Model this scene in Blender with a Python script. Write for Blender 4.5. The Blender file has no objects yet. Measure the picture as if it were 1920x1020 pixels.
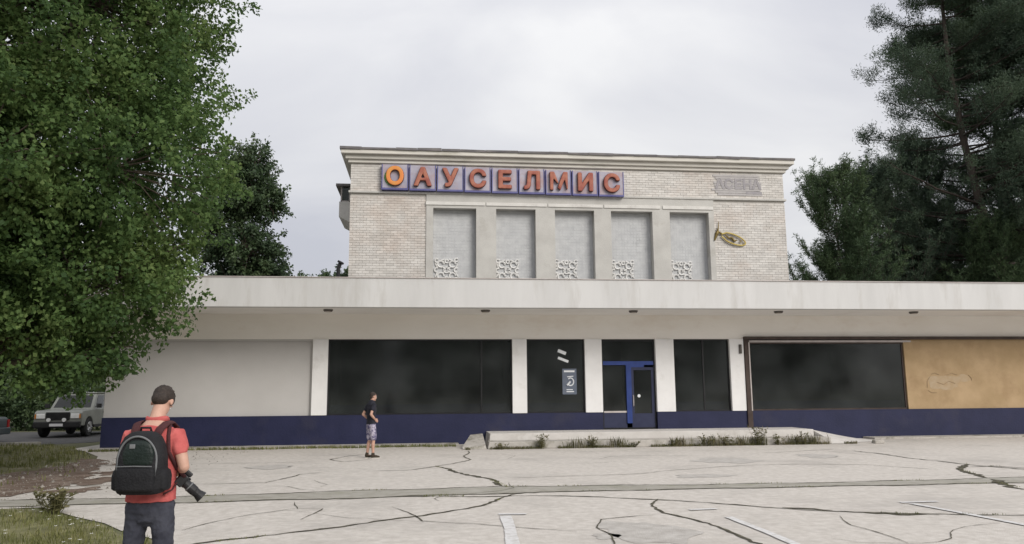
import bpy, bmesh, math, random
import numpy as np
from mathutils import Vector, Matrix, Euler
R = math.radians
sc = bpy.context.scene
col = sc.collection

# ------------------------------------------------------------------ camera
YAW, PITCH, ROLL = R(6.385), R(8.856), R(0.46)
f = Vector((math.sin(YAW) * math.cos(PITCH), math.cos(YAW) * math.cos(PITCH), math.sin(PITCH)))
r = Vector((math.cos(YAW), -math.sin(YAW), 0))
u = r.cross(f)
r2 = r * math.cos(ROLL) - u * math.sin(ROLL)
u2 = r * math.sin(ROLL) + u * math.cos(ROLL)
cd = bpy.data.cameras.new('camera')
cam = bpy.data.objects.new('camera', cd)
col.objects.link(cam)
cam.matrix_world = Matrix(((r2.x, u2.x, -f.x, 0), (r2.y, u2.y, -f.y, -26.5), (r2.z, u2.z, -f.z, 1.7), (0, 0, 0, 1)))
cd.sensor_width = 36
cd.lens = 27.19
cd.clip_start = 0.05
cd.clip_end = 3000
sc.camera = cam

# ------------------------------------------------------------------ sky, sun, exposure
SUN = Vector((0.48, -0.72, 0.53)).normalized()
wd = bpy.data.worlds.new('World')
sc.world = wd
wd.use_nodes = True
nt = wd.node_tree
nt.nodes.clear()
N = nt.nodes.new
L = nt.links.new
out = N('ShaderNodeOutputWorld')
bg = N('ShaderNodeBackground')
bg.inputs['Strength'].default_value = 0.052
sky = N('ShaderNodeTexSky')
sky.sky_type = 'NISHITA'
sky.sun_disc = False
sky.sun_elevation = math.asin(SUN.z)
sky.sun_rotation = math.atan2(SUN.x, SUN.y)
tc = N('ShaderNodeTexCoord')
mp = N('ShaderNodeMapping')
mp.inputs['Scale'].default_value = (1.0, 1.0, 2.4)
mp.inputs['Location'].default_value = (3.1, 1.7, 0.4)
n1 = N('ShaderNodeTexNoise')
n1.inputs['Scale'].default_value = 1.9
n1.inputs['Detail'].default_value = 7
n1.inputs['Roughness'].default_value = 0.5
n1.inputs['Distortion'].default_value = 0.4
rp = N('ShaderNodeValToRGB')
rp.color_ramp.elements[0].position = 0.34
rp.color_ramp.elements[0].color = (6.35, 6.45, 7.1, 1)
rp.color_ramp.elements[1].position = 0.66
rp.color_ramp.elements[1].color = (9.2, 9.2, 9.3, 1)
sep = N('ShaderNodeSeparateXYZ')
mr = N('ShaderNodeMapRange')                      # an overcast sky is brighter towards the zenith
mr.inputs['From Min'].default_value = 0.0
mr.inputs['From Max'].default_value = 1.0
mr.inputs['To Min'].default_value = 0.88
mr.inputs['To Max'].default_value = 1.5
ml = N('ShaderNodeVectorMath')
ml.operation = 'SCALE'
mx = N('ShaderNodeMixRGB')
mx.inputs['Fac'].default_value = 0.93
L(tc.outputs['Generated'], mp.inputs['Vector'])
L(mp.outputs['Vector'], n1.inputs['Vector'])
L(n1.outputs['Fac'], rp.inputs['Fac'])
L(tc.outputs['Generated'], sep.inputs['Vector'])
L(sep.outputs['Z'], mr.inputs['Value'])
L(rp.outputs['Color'], ml.inputs[0])
L(mr.outputs['Result'], ml.inputs['Scale'])
L(sky.outputs['Color'], mx.inputs['Color1'])
L(ml.outputs['Vector'], mx.inputs['Color2'])
L(mx.outputs['Color'], bg.inputs['Color'])
L(bg.outputs['Background'], out.inputs['Surface'])

sl = bpy.data.lights.new('sun', 'SUN')
sl.energy = 1.4
sl.angle = R(30)
sl.color = (1.0, 0.955, 0.89)
so = bpy.data.objects.new('sun', sl)
so.rotation_euler = (-SUN).to_track_quat('-Z', 'Y').to_euler()
so.location = (20, -20, 40)
col.objects.link(so)
sc.view_settings.view_transform = 'Standard'
sc.view_settings.look = 'None'
sc.view_settings.exposure = 0.83
sc.view_settings.gamma = 1.0
sc.view_settings.use_curve_mapping = False

# ------------------------------------------------------------------ materials
MATS = {}

def mat(name, c1, c2=None, scale=2.0, rough=0.8, bump=0.0, bscale=30.0, metal=0.0, spec=0.3, lo=0.35, hi=0.65,
        stretch=(1, 1, 1), stain=None, stain_scale=0.6, stain_at=(0.55, 0.72), rnd=0.0, island=False, detail=6):
    """noise-mottled surface; stain is a second, larger noise of dirt; rnd varies the value from piece to piece"""
    m = bpy.data.materials.new(name)
    m.use_nodes = True
    t = m.node_tree
    b = t.nodes['Principled BSDF']
    b.inputs['Roughness'].default_value = rough
    b.inputs['Metallic'].default_value = metal
    b.inputs['Specular IOR Level'].default_value = spec
    geo = t.nodes.new('ShaderNodeNewGeometry')
    mpn = t.nodes.new('ShaderNodeMapping')
    mpn.inputs['Scale'].default_value = stretch
    t.links.new(geo.outputs['Position'], mpn.inputs['Vector'])
    no = t.nodes.new('ShaderNodeTexNoise')
    no.inputs['Scale'].default_value = scale
    no.inputs['Detail'].default_value = detail
    no.inputs['Roughness'].default_value = 0.62
    t.links.new(mpn.outputs['Vector'], no.inputs['Vector'])
    ra = t.nodes.new('ShaderNodeValToRGB')
    ra.color_ramp.elements[0].position = lo
    ra.color_ramp.elements[1].position = hi
    ra.color_ramp.elements[0].color = (*c1, 1)
    ra.color_ramp.elements[1].color = (*(c2 or c1), 1)
    t.links.new(no.outputs['Fac'], ra.inputs['Fac'])
    last = ra.outputs['Color']
    if stain:
        n2 = t.nodes.new('ShaderNodeTexNoise')
        n2.inputs['Scale'].default_value = stain_scale
        n2.inputs['Detail'].default_value = 8
        n2.inputs['Roughness'].default_value = 0.68
        t.links.new(mpn.outputs['Vector'], n2.inputs['Vector'])
        mrr = t.nodes.new('ShaderNodeMapRange')
        mrr.inputs['From Min'].default_value = stain_at[0]
        mrr.inputs['From Max'].default_value = stain_at[1]
        t.links.new(n2.outputs['Fac'], mrr.inputs['Value'])
        mm = t.nodes.new('ShaderNodeMixRGB')
        mm.inputs['Color2'].default_value = (*stain, 1)
        t.links.new(mrr.outputs['Result'], mm.inputs['Fac'])
        t.links.new(last, mm.inputs['Color1'])
        last = mm.outputs['Color']
    if rnd:
        if island:
            rs = geo.outputs['Random Per Island']
        else:
            oi = t.nodes.new('ShaderNodeObjectInfo')
            rs = oi.outputs['Random']
        mr3 = t.nodes.new('ShaderNodeMapRange')
        mr3.inputs['To Min'].default_value = 1 - rnd
        mr3.inputs['To Max'].default_value = 1 + rnd
        t.links.new(rs, mr3.inputs['Value'])
        hs = t.nodes.new('ShaderNodeHueSaturation')
        t.links.new(mr3.outputs['Result'], hs.inputs['Value'])
        t.links.new(last, hs.inputs['Color'])
        last = hs.outputs['Color']
    t.links.new(last, b.inputs['Base Color'])
    if bump:
        n3 = t.nodes.new('ShaderNodeTexNoise')
        n3.inputs['Scale'].default_value = bscale
        n3.inputs['Detail'].default_value = 4
        t.links.new(mpn.outputs['Vector'], n3.inputs['Vector'])
        bp = t.nodes.new('ShaderNodeBump')
        bp.inputs['Strength'].default_value = bump
        bp.inputs['Distance'].default_value = 0.02
        t.links.new(n3.outputs['Fac'], bp.inputs['Height'])
        t.links.new(bp.outputs['Normal'], b.inputs['Normal'])
    MATS[name] = m
    return m

def leaf_mat(name, c1, c2, c3, trans=0.35, scale=0.9, rough=0.5, spec=0.35):
    m = bpy.data.materials.new(name)
    m.use_nodes = True
    t = m.node_tree
    b = t.nodes['Principled BSDF']
    o = t.nodes['Material Output']
    b.inputs['Roughness'].default_value = rough
    b.inputs['Specular IOR Level'].default_value = spec
    geo = t.nodes.new('ShaderNodeNewGeometry')
    no = t.nodes.new('ShaderNodeTexNoise')
    no.inputs['Scale'].default_value = scale
    no.inputs['Detail'].default_value = 3
    t.links.new(geo.outputs['Position'], no.inputs['Vector'])
    ad = t.nodes.new('ShaderNodeMath')
    ad.operation = 'MULTIPLY_ADD'
    ad.inputs[1].default_value = 0.26
    t.links.new(geo.outputs['Random Per Island'], ad.inputs[0])
    t.links.new(no.outputs['Fac'], ad.inputs[2])
    ra = t.nodes.new('ShaderNodeValToRGB')
    e = ra.color_ramp.elements
    e[0].position = 0.42
    e[0].color = (*c1, 1)
    e[1].position = 0.92
    e[1].color = (*c3, 1)
    k = e.new(0.66)
    k.color = (*c2, 1)
    t.links.new(ad.outputs['Value'], ra.inputs['Fac'])
    t.links.new(ra.outputs['Color'], b.inputs['Base Color'])
    tr = t.nodes.new('ShaderNodeBsdfTranslucent')
    t.links.new(ra.outputs['Color'], tr.inputs['Color'])
    mix = t.nodes.new('ShaderNodeMixShader')
    mix.inputs['Fac'].default_value = trans
    t.links.new(b.outputs['BSDF'], mix.inputs[1])
    t.links.new(tr.outputs['BSDF'], mix.inputs[2])
    t.links.new(mix.outputs['Shader'], o.inputs['Surface'])
    MATS[name] = m
    return m

def glass_mat(name, tint=(0.46, 0.50, 0.49), refl=0.9):
    m = bpy.data.materials.new(name)
    m.use_nodes = True
    t = m.node_tree
    t.nodes.remove(t.nodes['Principled BSDF'])
    o = t.nodes['Material Output']
    tr = t.nodes.new('ShaderNodeBsdfTransparent')
    tr.inputs['Color'].default_value = (*tint, 1)
    gl = t.nodes.new('ShaderNodeBsdfGlossy')
    gl.inputs['Roughness'].default_value = 0.09
    gl.inputs['Color'].default_value = (refl, refl, refl, 1)
    fr = t.nodes.new('ShaderNodeFresnel')
    fr.inputs['IOR'].default_value = 1.46
    geo = t.nodes.new('ShaderNodeNewGeometry')
    no = t.nodes.new('ShaderNodeTexNoise')
    no.inputs['Scale'].default_value = 1.1
    no.inputs['Detail'].default_value = 2
    t.links.new(geo.outputs['Position'], no.inputs['Vector'])
    bp = t.nodes.new('ShaderNodeBump')
    bp.inputs['Strength'].default_value = 0.04
    t.links.new(no.outputs['Fac'], bp.inputs['Height'])
    t.links.new(bp.outputs['Normal'], gl.inputs['Normal'])
    mix = t.nodes.new('ShaderNodeMixShader')
    t.links.new(fr.outputs['Fac'], mix.inputs['Fac'])
    t.links.new(tr.outputs['BSDF'], mix.inputs[1])
    t.links.new(gl.outputs['BSDF'], mix.inputs[2])
    du = t.nodes.new('ShaderNodeBsdfDiffuse')
    du.inputs['Color'].default_value = (0.62, 0.68, 0.68, 1)
    dn = t.nodes.new('ShaderNodeTexNoise')
    dn.inputs['Scale'].default_value = 0.9
    dn.inputs['Detail'].default_value = 7
    t.links.new(geo.outputs['Position'], dn.inputs['Vector'])
    dm = t.nodes.new('ShaderNodeMapRange')
    dm.inputs['From Min'].default_value = 0.3
    dm.inputs['From Max'].default_value = 0.75
    dm.inputs['To Min'].default_value = 0.010
    dm.inputs['To Max'].default_value = 0.045
    t.links.new(dn.outputs['Fac'], dm.inputs['Value'])
    mx2 = t.nodes.new('ShaderNodeMixShader')
    t.links.new(dm.outputs['Result'], mx2.inputs['Fac'])
    t.links.new(mix.outputs['Shader'], mx2.inputs[1])
    t.links.new(du.outputs['BSDF'], mx2.inputs[2])
    t.links.new(mx2.outputs['Shader'], o.inputs['Surface'])
    MATS[name] = m
    return m

mat('concrete', (0.45, 0.415, 0.372), (0.61, 0.572, 0.525), 7.0, 0.9, 0.5, 55, stain=(0.37, 0.345, 0.315), stain_scale=0.42, stain_at=(0.5, 0.78), detail=12, lo=0.3, hi=0.7)
mat('old_stain', (0.37, 0.345, 0.315), (0.50, 0.475, 0.44), 5, 0.9, 0.5, 50, detail=12)
mat('joint', (0.27, 0.255, 0.215), (0.38, 0.36, 0.32), 3, 0.95, 0.4, 40, stain=(0.19, 0.19, 0.12), stain_scale=1.5)
mat('crack', (0.045, 0.042, 0.033), (0.15, 0.14, 0.105), 7, 1.0, 0.3, 40, spec=0.05)
mat('road_paint', (0.62, 0.61, 0.60), (0.42, 0.40, 0.37), 9, 0.8, 0.1, lo=0.45, hi=0.75)
mat('asphalt', (0.075, 0.073, 0.072), (0.11, 0.107, 0.105), 2, 0.9, 0.3, 60)
mat('soil', (0.11, 0.075, 0.055), (0.22, 0.165, 0.13), 2.2, 1.0, 0.8, 18, stain=(0.32, 0.28, 0.24), stain_scale=1.1)
mat('grit', (0.16, 0.13, 0.10), (0.42, 0.39, 0.35), 9, 1.0, rnd=0.4, island=True)
mat('turf', (0.10, 0.10, 0.045), (0.21, 0.20, 0.10), 3, 1.0, 0.8, 25, stain=(0.30, 0.26, 0.19), stain_scale=0.9)
mat('earth', (0.10, 0.11, 0.05), (0.16, 0.15, 0.09), 0.5, 1.0)
mat('canopy_white', (0.53, 0.525, 0.515), (0.60, 0.595, 0.585), 0.8, 0.75, 0.12, 14, stain=(0.46, 0.445, 0.42), stain_scale=1.4, stain_at=(0.54, 0.76), stretch=(1.2, 1, 0.22))
mat('wall_cream', (0.80, 0.765, 0.71), (0.85, 0.82, 0.77), 0.7, 0.85, 0.2, 20, stain=(0.74, 0.68, 0.61), stain_scale=0.45, stretch=(0.6, 1, 1.4))
mat('soffit', (0.81, 0.785, 0.75), (0.86, 0.835, 0.80), 0.6, 0.85, 0.1, 20, stain=(0.72, 0.68, 0.63), stain_scale=0.4)
mat('panel_grey', (0.46, 0.445, 0.43), (0.50, 0.485, 0.47), 0.6, 0.85, 0.15, 24)
mat('pillar_white', (0.72, 0.71, 0.70), (0.78, 0.77, 0.76), 1.5, 0.7, 0.1, 20, stain=(0.6, 0.58, 0.55), stain_scale=0.9)
mat('plinth_blue', (0.013, 0.016, 0.048), (0.019, 0.022, 0.062), 1.2, 0.55, 0.25, 16, stain=(0.03, 0.03, 0.058), stain_scale=0.7)
mat('strip_blue', (0.06, 0.07, 0.16), (0.08, 0.09, 0.19), 1.5, 0.6)
mat('plaster', (0.47, 0.455, 0.425), (0.55, 0.535, 0.50), 1.4, 0.9, 0.3, 22, stain=(0.40, 0.38, 0.34), stain_scale=0.8)
mat('plaster_light', (0.62, 0.60, 0.565), (0.70, 0.68, 0.64), 2.5, 0.9, 0.3, 22, stain=(0.48, 0.45, 0.42), stain_scale=1.3)
mat('mortar', (0.48, 0.455, 0.415), (0.54, 0.515, 0.475), 3, 1.0, 0.3, 40)
mat('brick', (0.56, 0.53, 0.49), (0.65, 0.625, 0.59), 0.9, 0.9, 0.35, 45, stain=(0.57, 0.50, 0.445), stain_scale=0.55, stain_at=(0.48, 0.7), rnd=0.10)
mat('brick_small', (0.56, 0.53, 0.49), (0.65, 0.625, 0.59), 0.9, 0.9, 0.35, 45, stain=(0.57, 0.50, 0.445), stain_scale=0.55, stain_at=(0.48, 0.7), rnd=0.10, island=True)
mat('cornice', (0.60, 0.575, 0.52), (0.70, 0.67, 0.61), 1.1, 0.9, 0.3, 20, stain=(0.40, 0.38, 0.30), stain_scale=0.9, stretch=(0.6, 1, 2.2))
mat('roof_metal', (0.10, 0.095, 0.10), (0.17, 0.155, 0.15), 2, 0.6, 0.1, 20)
mat('roof_felt', (0.12, 0.12, 0.12), (0.19, 0.185, 0.18), 1, 0.95, 0.3, 30)
mat('screen_grey', (0.47, 0.475, 0.48), (0.56, 0.565, 0.565), 4, 0.8, 0.2, 30, stain=(0.44, 0.445, 0.455), stain_scale=1.0)
mat('ornament_white', (0.74, 0.73, 0.71), (0.64, 0.63, 0.61), 5, 0.7)
mat('sign_face', (0.32, 0.305, 0.39), (0.45, 0.425, 0.48), 2, 0.6, stain=(0.40, 0.29, 0.29), stain_scale=1.6, stain_at=(0.48, 0.68))
mat('sign_side', (0.10, 0.10, 0.26), (0.15, 0.15, 0.31), 3, 0.6)
mat('letter_red', (0.30, 0.085, 0.065), (0.42, 0.17, 0.11), 4, 0.6)
mat('letter_orange', (0.72, 0.24, 0.07), (0.62, 0.33, 0.08), 2.5, 0.6)
mat('letter_side_shade', (0.10, 0.035, 0.035), (0.14, 0.05, 0.045), 3, 0.6)  # darker red sides, the letters' shadow put into the colour
mat('letter_green', (0.12, 0.30, 0.06), (0.20, 0.36, 0.08), 3, 0.6)
mat('letter_ghost', (0.30, 0.285, 0.30), (0.37, 0.35, 0.355), 3, 0.9)
mat('ghost_patch', (0.41, 0.39, 0.385), (0.47, 0.45, 0.44), 3, 0.9)
mat('fish_gold', (0.38, 0.28, 0.07), (0.50, 0.40, 0.13), 6, 0.5, metal=0.3)
mat('fish_dark', (0.14, 0.10, 0.03), (0.22, 0.16, 0.05), 6, 0.5, metal=0.3)
mat('frame_dark', (0.012, 0.012, 0.013), (0.02, 0.02, 0.022), 4, 0.5)
mat('frame_brown', (0.045, 0.03, 0.025), (0.07, 0.05, 0.042), 4, 0.6)
mat('trim_pale', (0.42, 0.38, 0.36), (0.50, 0.46, 0.44), 4, 0.6)
mat('door_blue', (0.02, 0.042, 0.17), (0.028, 0.055, 0.22), 3, 0.45)
mat('door_panel', (0.022, 0.026, 0.06), (0.03, 0.035, 0.075), 3, 0.5)
mat('tan_board', (0.36, 0.255, 0.14), (0.44, 0.315, 0.185), 1.2, 0.8, 0.1, 20, stain=(0.31, 0.21, 0.115), stain_scale=1.1, stain_at=(0.5, 0.74), detail=9)
mat('scrape', (0.39, 0.285, 0.17), (0.43, 0.335, 0.23), 6, 0.9)
mat('scrape_line', (0.26, 0.19, 0.115), (0.34, 0.25, 0.15), 6, 0.9)
mat('lamp_housing', (0.07, 0.06, 0.055), (0.11, 0.10, 0.09), 5, 0.6)
mat('lamp_glass', (0.45, 0.40, 0.35), (0.5, 0.45, 0.40), 5, 0.3)
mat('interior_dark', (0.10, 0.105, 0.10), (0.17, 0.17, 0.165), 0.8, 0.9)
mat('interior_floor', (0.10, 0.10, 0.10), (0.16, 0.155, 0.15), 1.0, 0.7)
mat('poster', (0.10, 0.12, 0.16), (0.13, 0.15, 0.19), 5, 0.5)
mat('poster_ink', (0.75, 0.77, 0.78), (0.68, 0.70, 0.72), 8, 0.5)
mat('step_top', (0.52, 0.495, 0.465), (0.60, 0.575, 0.545), 1.6, 0.9, 0.3, 30, stain=(0.42, 0.39, 0.355), stain_scale=0.9)
mat('step_old', (0.40, 0.375, 0.34), (0.49, 0.46, 0.42), 2.2, 0.9, 0.5, 25, stain=(0.17, 0.16, 0.12), stain_scale=1.6, stain_at=(0.5, 0.66))
mat('bark', (0.075, 0.06, 0.045), (0.14, 0.115, 0.09), 6, 1.0, 0.9, 12, stretch=(1, 1, 0.25))
mat('bark_pine', (0.032, 0.027, 0.024), (0.075, 0.06, 0.05), 5, 1.0, 0.9, 12, stretch=(1, 1, 0.3))
leaf_mat('leaf', (0.054, 0.100, 0.037), (0.102, 0.170, 0.053), (0.21, 0.285, 0.10), 0.45, 0.55, 0.65, 0.2)
leaf_mat('leaf_dark', (0.044, 0.074, 0.038), (0.072, 0.112, 0.050), (0.12, 0.165, 0.072), 0.38, 0.5)
leaf_mat('needle', (0.045, 0.070, 0.050), (0.066, 0.098, 0.062), (0.10, 0.138, 0.082), 0.3, 0.4, 0.6, 0.2)
leaf_mat('needle_light', (0.050, 0.080, 0.042), (0.074, 0.115, 0.054), (0.115, 0.160, 0.075), 0.3, 0.5, 0.6, 0.2)
leaf_mat('grass_blade', (0.11, 0.125, 0.035), (0.18, 0.19, 0.065), (0.30, 0.28, 0.13), 0.3, 1.2)
leaf_mat('weed_leaf', (0.10, 0.10, 0.04), (0.16, 0.15, 0.07), (0.27, 0.22, 0.14), 0.3, 2.0)
mat('petal', (0.72, 0.71, 0.66), (0.8, 0.79, 0.75), 9, 0.8)
glass_mat('glass')
glass_mat('car_glass', (0.10, 0.11, 0.11))
mat('car_pale_shaded', (0.17, 0.175, 0.155), (0.22, 0.225, 0.20), 2, 0.32, spec=0.5)  # pale paint darkened, the tree shade over the car is in the colour
mat('car_teal', (0.05, 0.065, 0.07), (0.065, 0.08, 0.085), 2, 0.3, spec=0.5)
mat('car_trim', (0.018, 0.018, 0.018), (0.03, 0.03, 0.03), 4, 0.6)
mat('rubber', (0.02, 0.02, 0.02), (0.03, 0.03, 0.03), 8, 0.85)
mat('rim_metal', (0.40, 0.40, 0.40), (0.5, 0.5, 0.5), 5, 0.35, metal=0.8)
mat('headlamp', (0.70, 0.70, 0.68), (0.8, 0.8, 0.78), 8, 0.15, spec=0.6)
mat('plate_white', (0.7, 0.7, 0.7), None, 4, 0.5)
mat('signal_orange', (0.6, 0.22, 0.03), None, 4, 0.3)
mat('tail_red', (0.35, 0.02, 0.02), None, 4, 0.3)
mat('skin', (0.46, 0.27, 0.20), (0.54, 0.33, 0.25), 14, 0.55, spec=0.3)
mat('hair', (0.022, 0.016, 0.013), (0.05, 0.037, 0.03), 60, 0.6, 0.5, 120)
mat('shirt_red', (0.40, 0.078, 0.075), (0.55, 0.135, 0.125), 8, 0.9, 0.35, 16)
mat('jeans', (0.030, 0.032, 0.045), (0.055, 0.058, 0.075), 7, 0.9, 0.3, 30)
mat('bag_black', (0.008, 0.008, 0.010), (0.015, 0.015, 0.017), 9, 0.75, 0.4, 60)
mat('bag_green', (0.007, 0.013, 0.011), (0.012, 0.02, 0.017), 9, 0.45, 0.3, 60)
mat('bag_grey', (0.12, 0.125, 0.13), (0.17, 0.175, 0.18), 9, 0.7)
mat('strap_maroon', (0.055, 0.018, 0.02), (0.075, 0.025, 0.026), 9, 0.85, 0.3, 60)
mat('camera_black', (0.015, 0.015, 0.016), (0.026, 0.026, 0.028), 12, 0.45)
mat('lens_glass', (0.01, 0.01, 0.015), None, 4, 0.08, spec=0.8)
mat('tee_navy', (0.015, 0.016, 0.024), (0.028, 0.028, 0.038), 8, 0.9)
mat('shorts_lilac', (0.10, 0.09, 0.17), (0.42, 0.39, 0.47), 15, 0.9, lo=0.42, hi=0.56, detail=2)
mat('boot_dark', (0.03, 0.022, 0.014), (0.05, 0.037, 0.025), 8, 0.7)
mat('shoe_sole', (0.5, 0.47, 0.42), None, 8, 0.7)
mat('eye_white', (0.75, 0.74, 0.72), None, 4, 0.3)

# ------------------------------------------------------------------ object helpers
def tag(o, label=None, cat=None, group=None, kind=None):
    for k, v in (('label', label), ('category', cat), ('group', group), ('kind', kind)):
        if v:
            o[k] = v
    return o

def empty(name, loc=(0, 0, 0), rz=0.0, label=None, cat=None, group=None):
    o = bpy.data.objects.new(name, None)
    o.empty_display_size = 0.2
    o.location = loc
    o.rotation_euler = (0, 0, rz)
    col.objects.link(o)
    return tag(o, label, cat, group)

def link(name, me, parent=None, m=None, smooth=False):
    if m:
        me.materials.clear()
        for k in (m if isinstance(m, (list, tuple)) else [m]):
            me.materials.append(MATS[k] if isinstance(k, str) else k)
    if smooth:
        me.shade_smooth()
    o = bpy.data.objects.new(name, me)
    col.objects.link(o)
    if parent:
        o.parent = parent
    return o

def np_mesh(name, V, F, sizes=None):
    V = np.asarray(V, dtype=np.float32)
    me = bpy.data.meshes.new(name)
    F = np.asarray(F, dtype=np.int32)
    n, k = F.shape
    me.vertices.add(len(V))
    me.vertices.foreach_set('co', V.ravel())
    me.loops.add(n * k)
    me.loops.foreach_set('vertex_index', F.ravel())
    me.polygons.add(n)
    me.polygons.foreach_set('loop_start', np.arange(0, n * k, k, dtype=np.int32))
    me.polygons.foreach_set('loop_total', np.full(n, k, dtype=np.int32))
    me.update(calc_edges=True)
    me.validate()
    return me

class MB:
    """collects shapes; build() links them as one mesh"""
    def __init__(s):
        s.v = []
        s.f = []
    def add(s, vs, fs):
        k = len(s.v)
        s.v += [tuple(q) for q in vs]
        s.f += [tuple(i + k for i in q) for q in fs]
        return s
    def box(s, x0, x1, y0, y1, z0, z1):
        vs = [(x0, y0, z0), (x1, y0, z0), (x1, y1, z0), (x0, y1, z0), (x0, y0, z1), (x1, y0, z1), (x1, y1, z1), (x0, y1, z1)]
        return s.add(vs, [(3, 2, 1, 0), (4, 5, 6, 7), (0, 1, 5, 4), (1, 2, 6, 5), (2, 3, 7, 6), (3, 0, 4, 7)])
    def hexa(s, b, t):
        """bottom quad and top quad, both counter-clockwise seen from above"""
        return s.add(list(b) + list(t), [(3, 2, 1, 0), (4, 5, 6, 7), (0, 1, 5, 4), (1, 2, 6, 5), (2, 3, 7, 6), (3, 0, 4, 7)])
    def prism_x(s, prof, x0, x1):
        n = len(prof)
        vs = [(x0, y, z) for y, z in prof] + [(x1, y, z) for y, z in prof]
        fs = [tuple(range(n))[::-1], tuple(range(n, 2 * n))] + [(i, (i + 1) % n, n + (i + 1) % n, n + i) for i in range(n)]
        return s.add(vs, fs)
    def tube(s, pts, rad, n=8, cap=True, flat=None, ref=None):
        """tube along pts; rad a number, list of numbers or list of (a, b) half-axes"""
        P = [Vector(p) for p in pts]
        m = len(P)
        rr = rad if isinstance(rad, (list, tuple)) else [rad] * m
        k = len(s.v)
        prev = None
        for i in range(m):
            d = (P[min(i + 1, m - 1)] - P[max(i - 1, 0)])
            d = d.normalized() if d.length > 1e-9 else Vector((0, 0, 1))
            if prev is None:
                a = Vector(ref) if ref else (Vector((1, 0, 0)) if abs(d.x) < 0.8 else Vector((0, 1, 0)))
            else:
                a = prev
            a = (a - d * a.dot(d)).normalized()
            b = d.cross(a)
            prev = a
            q = rr[i]
            ra_, rb_ = q if isinstance(q, (list, tuple)) else (q, q)
            for j in range(n):
                t = 2 * math.pi * j / n
                s.v.append(tuple(P[i] + a * (ra_ * math.cos(t)) + b * (rb_ * math.sin(t))))
        for i in range(m - 1):
            for j in range(n):
                s.f.append((k + i * n + j, k + i * n + (j + 1) % n, k + (i + 1) * n + (j + 1) % n, k + (i + 1) * n + j))
        if cap:
            s.f.append(tuple(k + j for j in range(n))[::-1])
            s.f.append(tuple(k + (m - 1) * n + j for j in range(n)))
        return s
    def ball(s, c, rx, ry=None, rz=None, n=12, m=8, rot=None):
        ry = ry or rx
        rz = rz or rx
        c = Vector(c)
        k = len(s.v)
        rot = rot or Matrix.Identity(3)
        s.v.append(tuple(c + rot @ Vector((0, 0, -rz))))
        for i in range(1, m):
            ph = -math.pi / 2 + math.pi * i / m
            for j in range(n):
                t = 2 * math.pi * j / n
                s.v.append(tuple(c + rot @ Vector((rx * math.cos(ph) * math.cos(t), ry * math.cos(ph) * math.sin(t), rz * math.sin(ph)))))
        s.v.append(tuple(c + rot @ Vector((0, 0, rz))))
        for j in range(n):
            s.f.append((k, k + 1 + (j + 1) % n, k + 1 + j))
            s.f.append((k + 1 + (m - 1) * n, k + 1 + (m - 2) * n + j, k + 1 + (m - 2) * n + (j + 1) % n))
        for i in range(m - 2):
            for j in range(n):
                a = k + 1 + i * n
                s.f.append((a + j, a + (j + 1) % n, a + n + (j + 1) % n, a + n + j))
        return s
    def mesh(s, name='mesh'):
        me = bpy.data.meshes.new(name)
        me.from_pydata(s.v, [], s.f)
        me.update()
        return me
    def build(s, name, m, parent=None, smooth=False, bevel=0.0, seg=2):
        me = s.mesh(name)
        if bevel:
            bm = bmesh.new()
            bm.from_mesh(me)
            bmesh.ops.recalc_face_normals(bm, faces=bm.faces)
            es = [e for e in bm.edges if len(e.link_faces) == 2 and e.calc_face_angle(0) > 0.5]
            bmesh.ops.bevel(bm, geom=es, offset=bevel, segments=seg, profile=0.5, affect='EDGES', clamp_overlap=True)
            bm.to_mesh(me)
            bm.free()
        return link(name, me, parent, m, smooth)

from mathutils import noise as mnoise
def wrinkle(me, amp, sc, stretch=(1, 1, 1), seed=0.0):
    """cloth creases: moves the points along their normals by a ridged noise"""
    nn = [v.normal.copy() for v in me.vertices]
    for v, n in zip(me.vertices, nn):
        p = Vector((v.co.x * sc * stretch[0] + seed, v.co.y * sc * stretch[1], v.co.z * sc * stretch[2]))
        a = 1 - abs(mnoise.noise(p)) * 2
        b = mnoise.noise(p * 2.3)
        v.co += n * (amp * (a * 0.8 + b * 0.4 - 0.4))
    me.update()
    return me

def remeshed(mb, voxel=0.008, smooth=4, factor=0.5):
    """one continuous skin around overlapping shapes"""
    me = mb.mesh('tmp')
    o = bpy.data.objects.new('tmp', me)
    col.objects.link(o)
    md = o.modifiers.new('r', 'REMESH')
    md.mode = 'VOXEL'
    md.voxel_size = voxel
    ms = o.modifiers.new('s', 'SMOOTH')
    ms.iterations = smooth
    ms.factor = factor
    dg = bpy.context.evaluated_depsgraph_get()
    res = bpy.data.meshes.new_from_object(o.evaluated_get(dg))
    bpy.data.objects.remove(o)
    bpy.data.meshes.remove(me)
    return res

def copy_tree(o, parent=None):
    c = o.copy()
    col.objects.link(c)
    if parent:
        c.parent = parent
    for ch in o.children:
        copy_tree(ch, c)
    return c

def sheet(name, poly, z, m, sub=0, kind='structure', parent=None):
    bm = bmesh.new()
    vs = [bm.verts.new((x, y, z)) for x, y in poly]
    fc = bm.faces.new(vs)
    if fc.normal.z < 0:
        fc.normal_flip()
    bmesh.ops.triangulate(bm, faces=bm.faces)
    me = bpy.data.meshes.new(name)
    bm.to_mesh(me)
    bm.free()
    o = link(name, me, parent, m)
    if kind:
        o['kind'] = kind
    return o

def inside(px, py, poly):
    px = np.asarray(px)
    c = np.zeros(px.shape, bool)
    n = len(poly)
    for i in range(n):
        x0, y0 = poly[i]
        x1, y1 = poly[(i + 1) % n]
        if y0 == y1:
            continue
        hit = ((y0 > py) != (y1 > py)) & (px < (x1 - x0) * (py - y0) / (y1 - y0) + x0)
        c ^= hit
    return c

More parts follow.
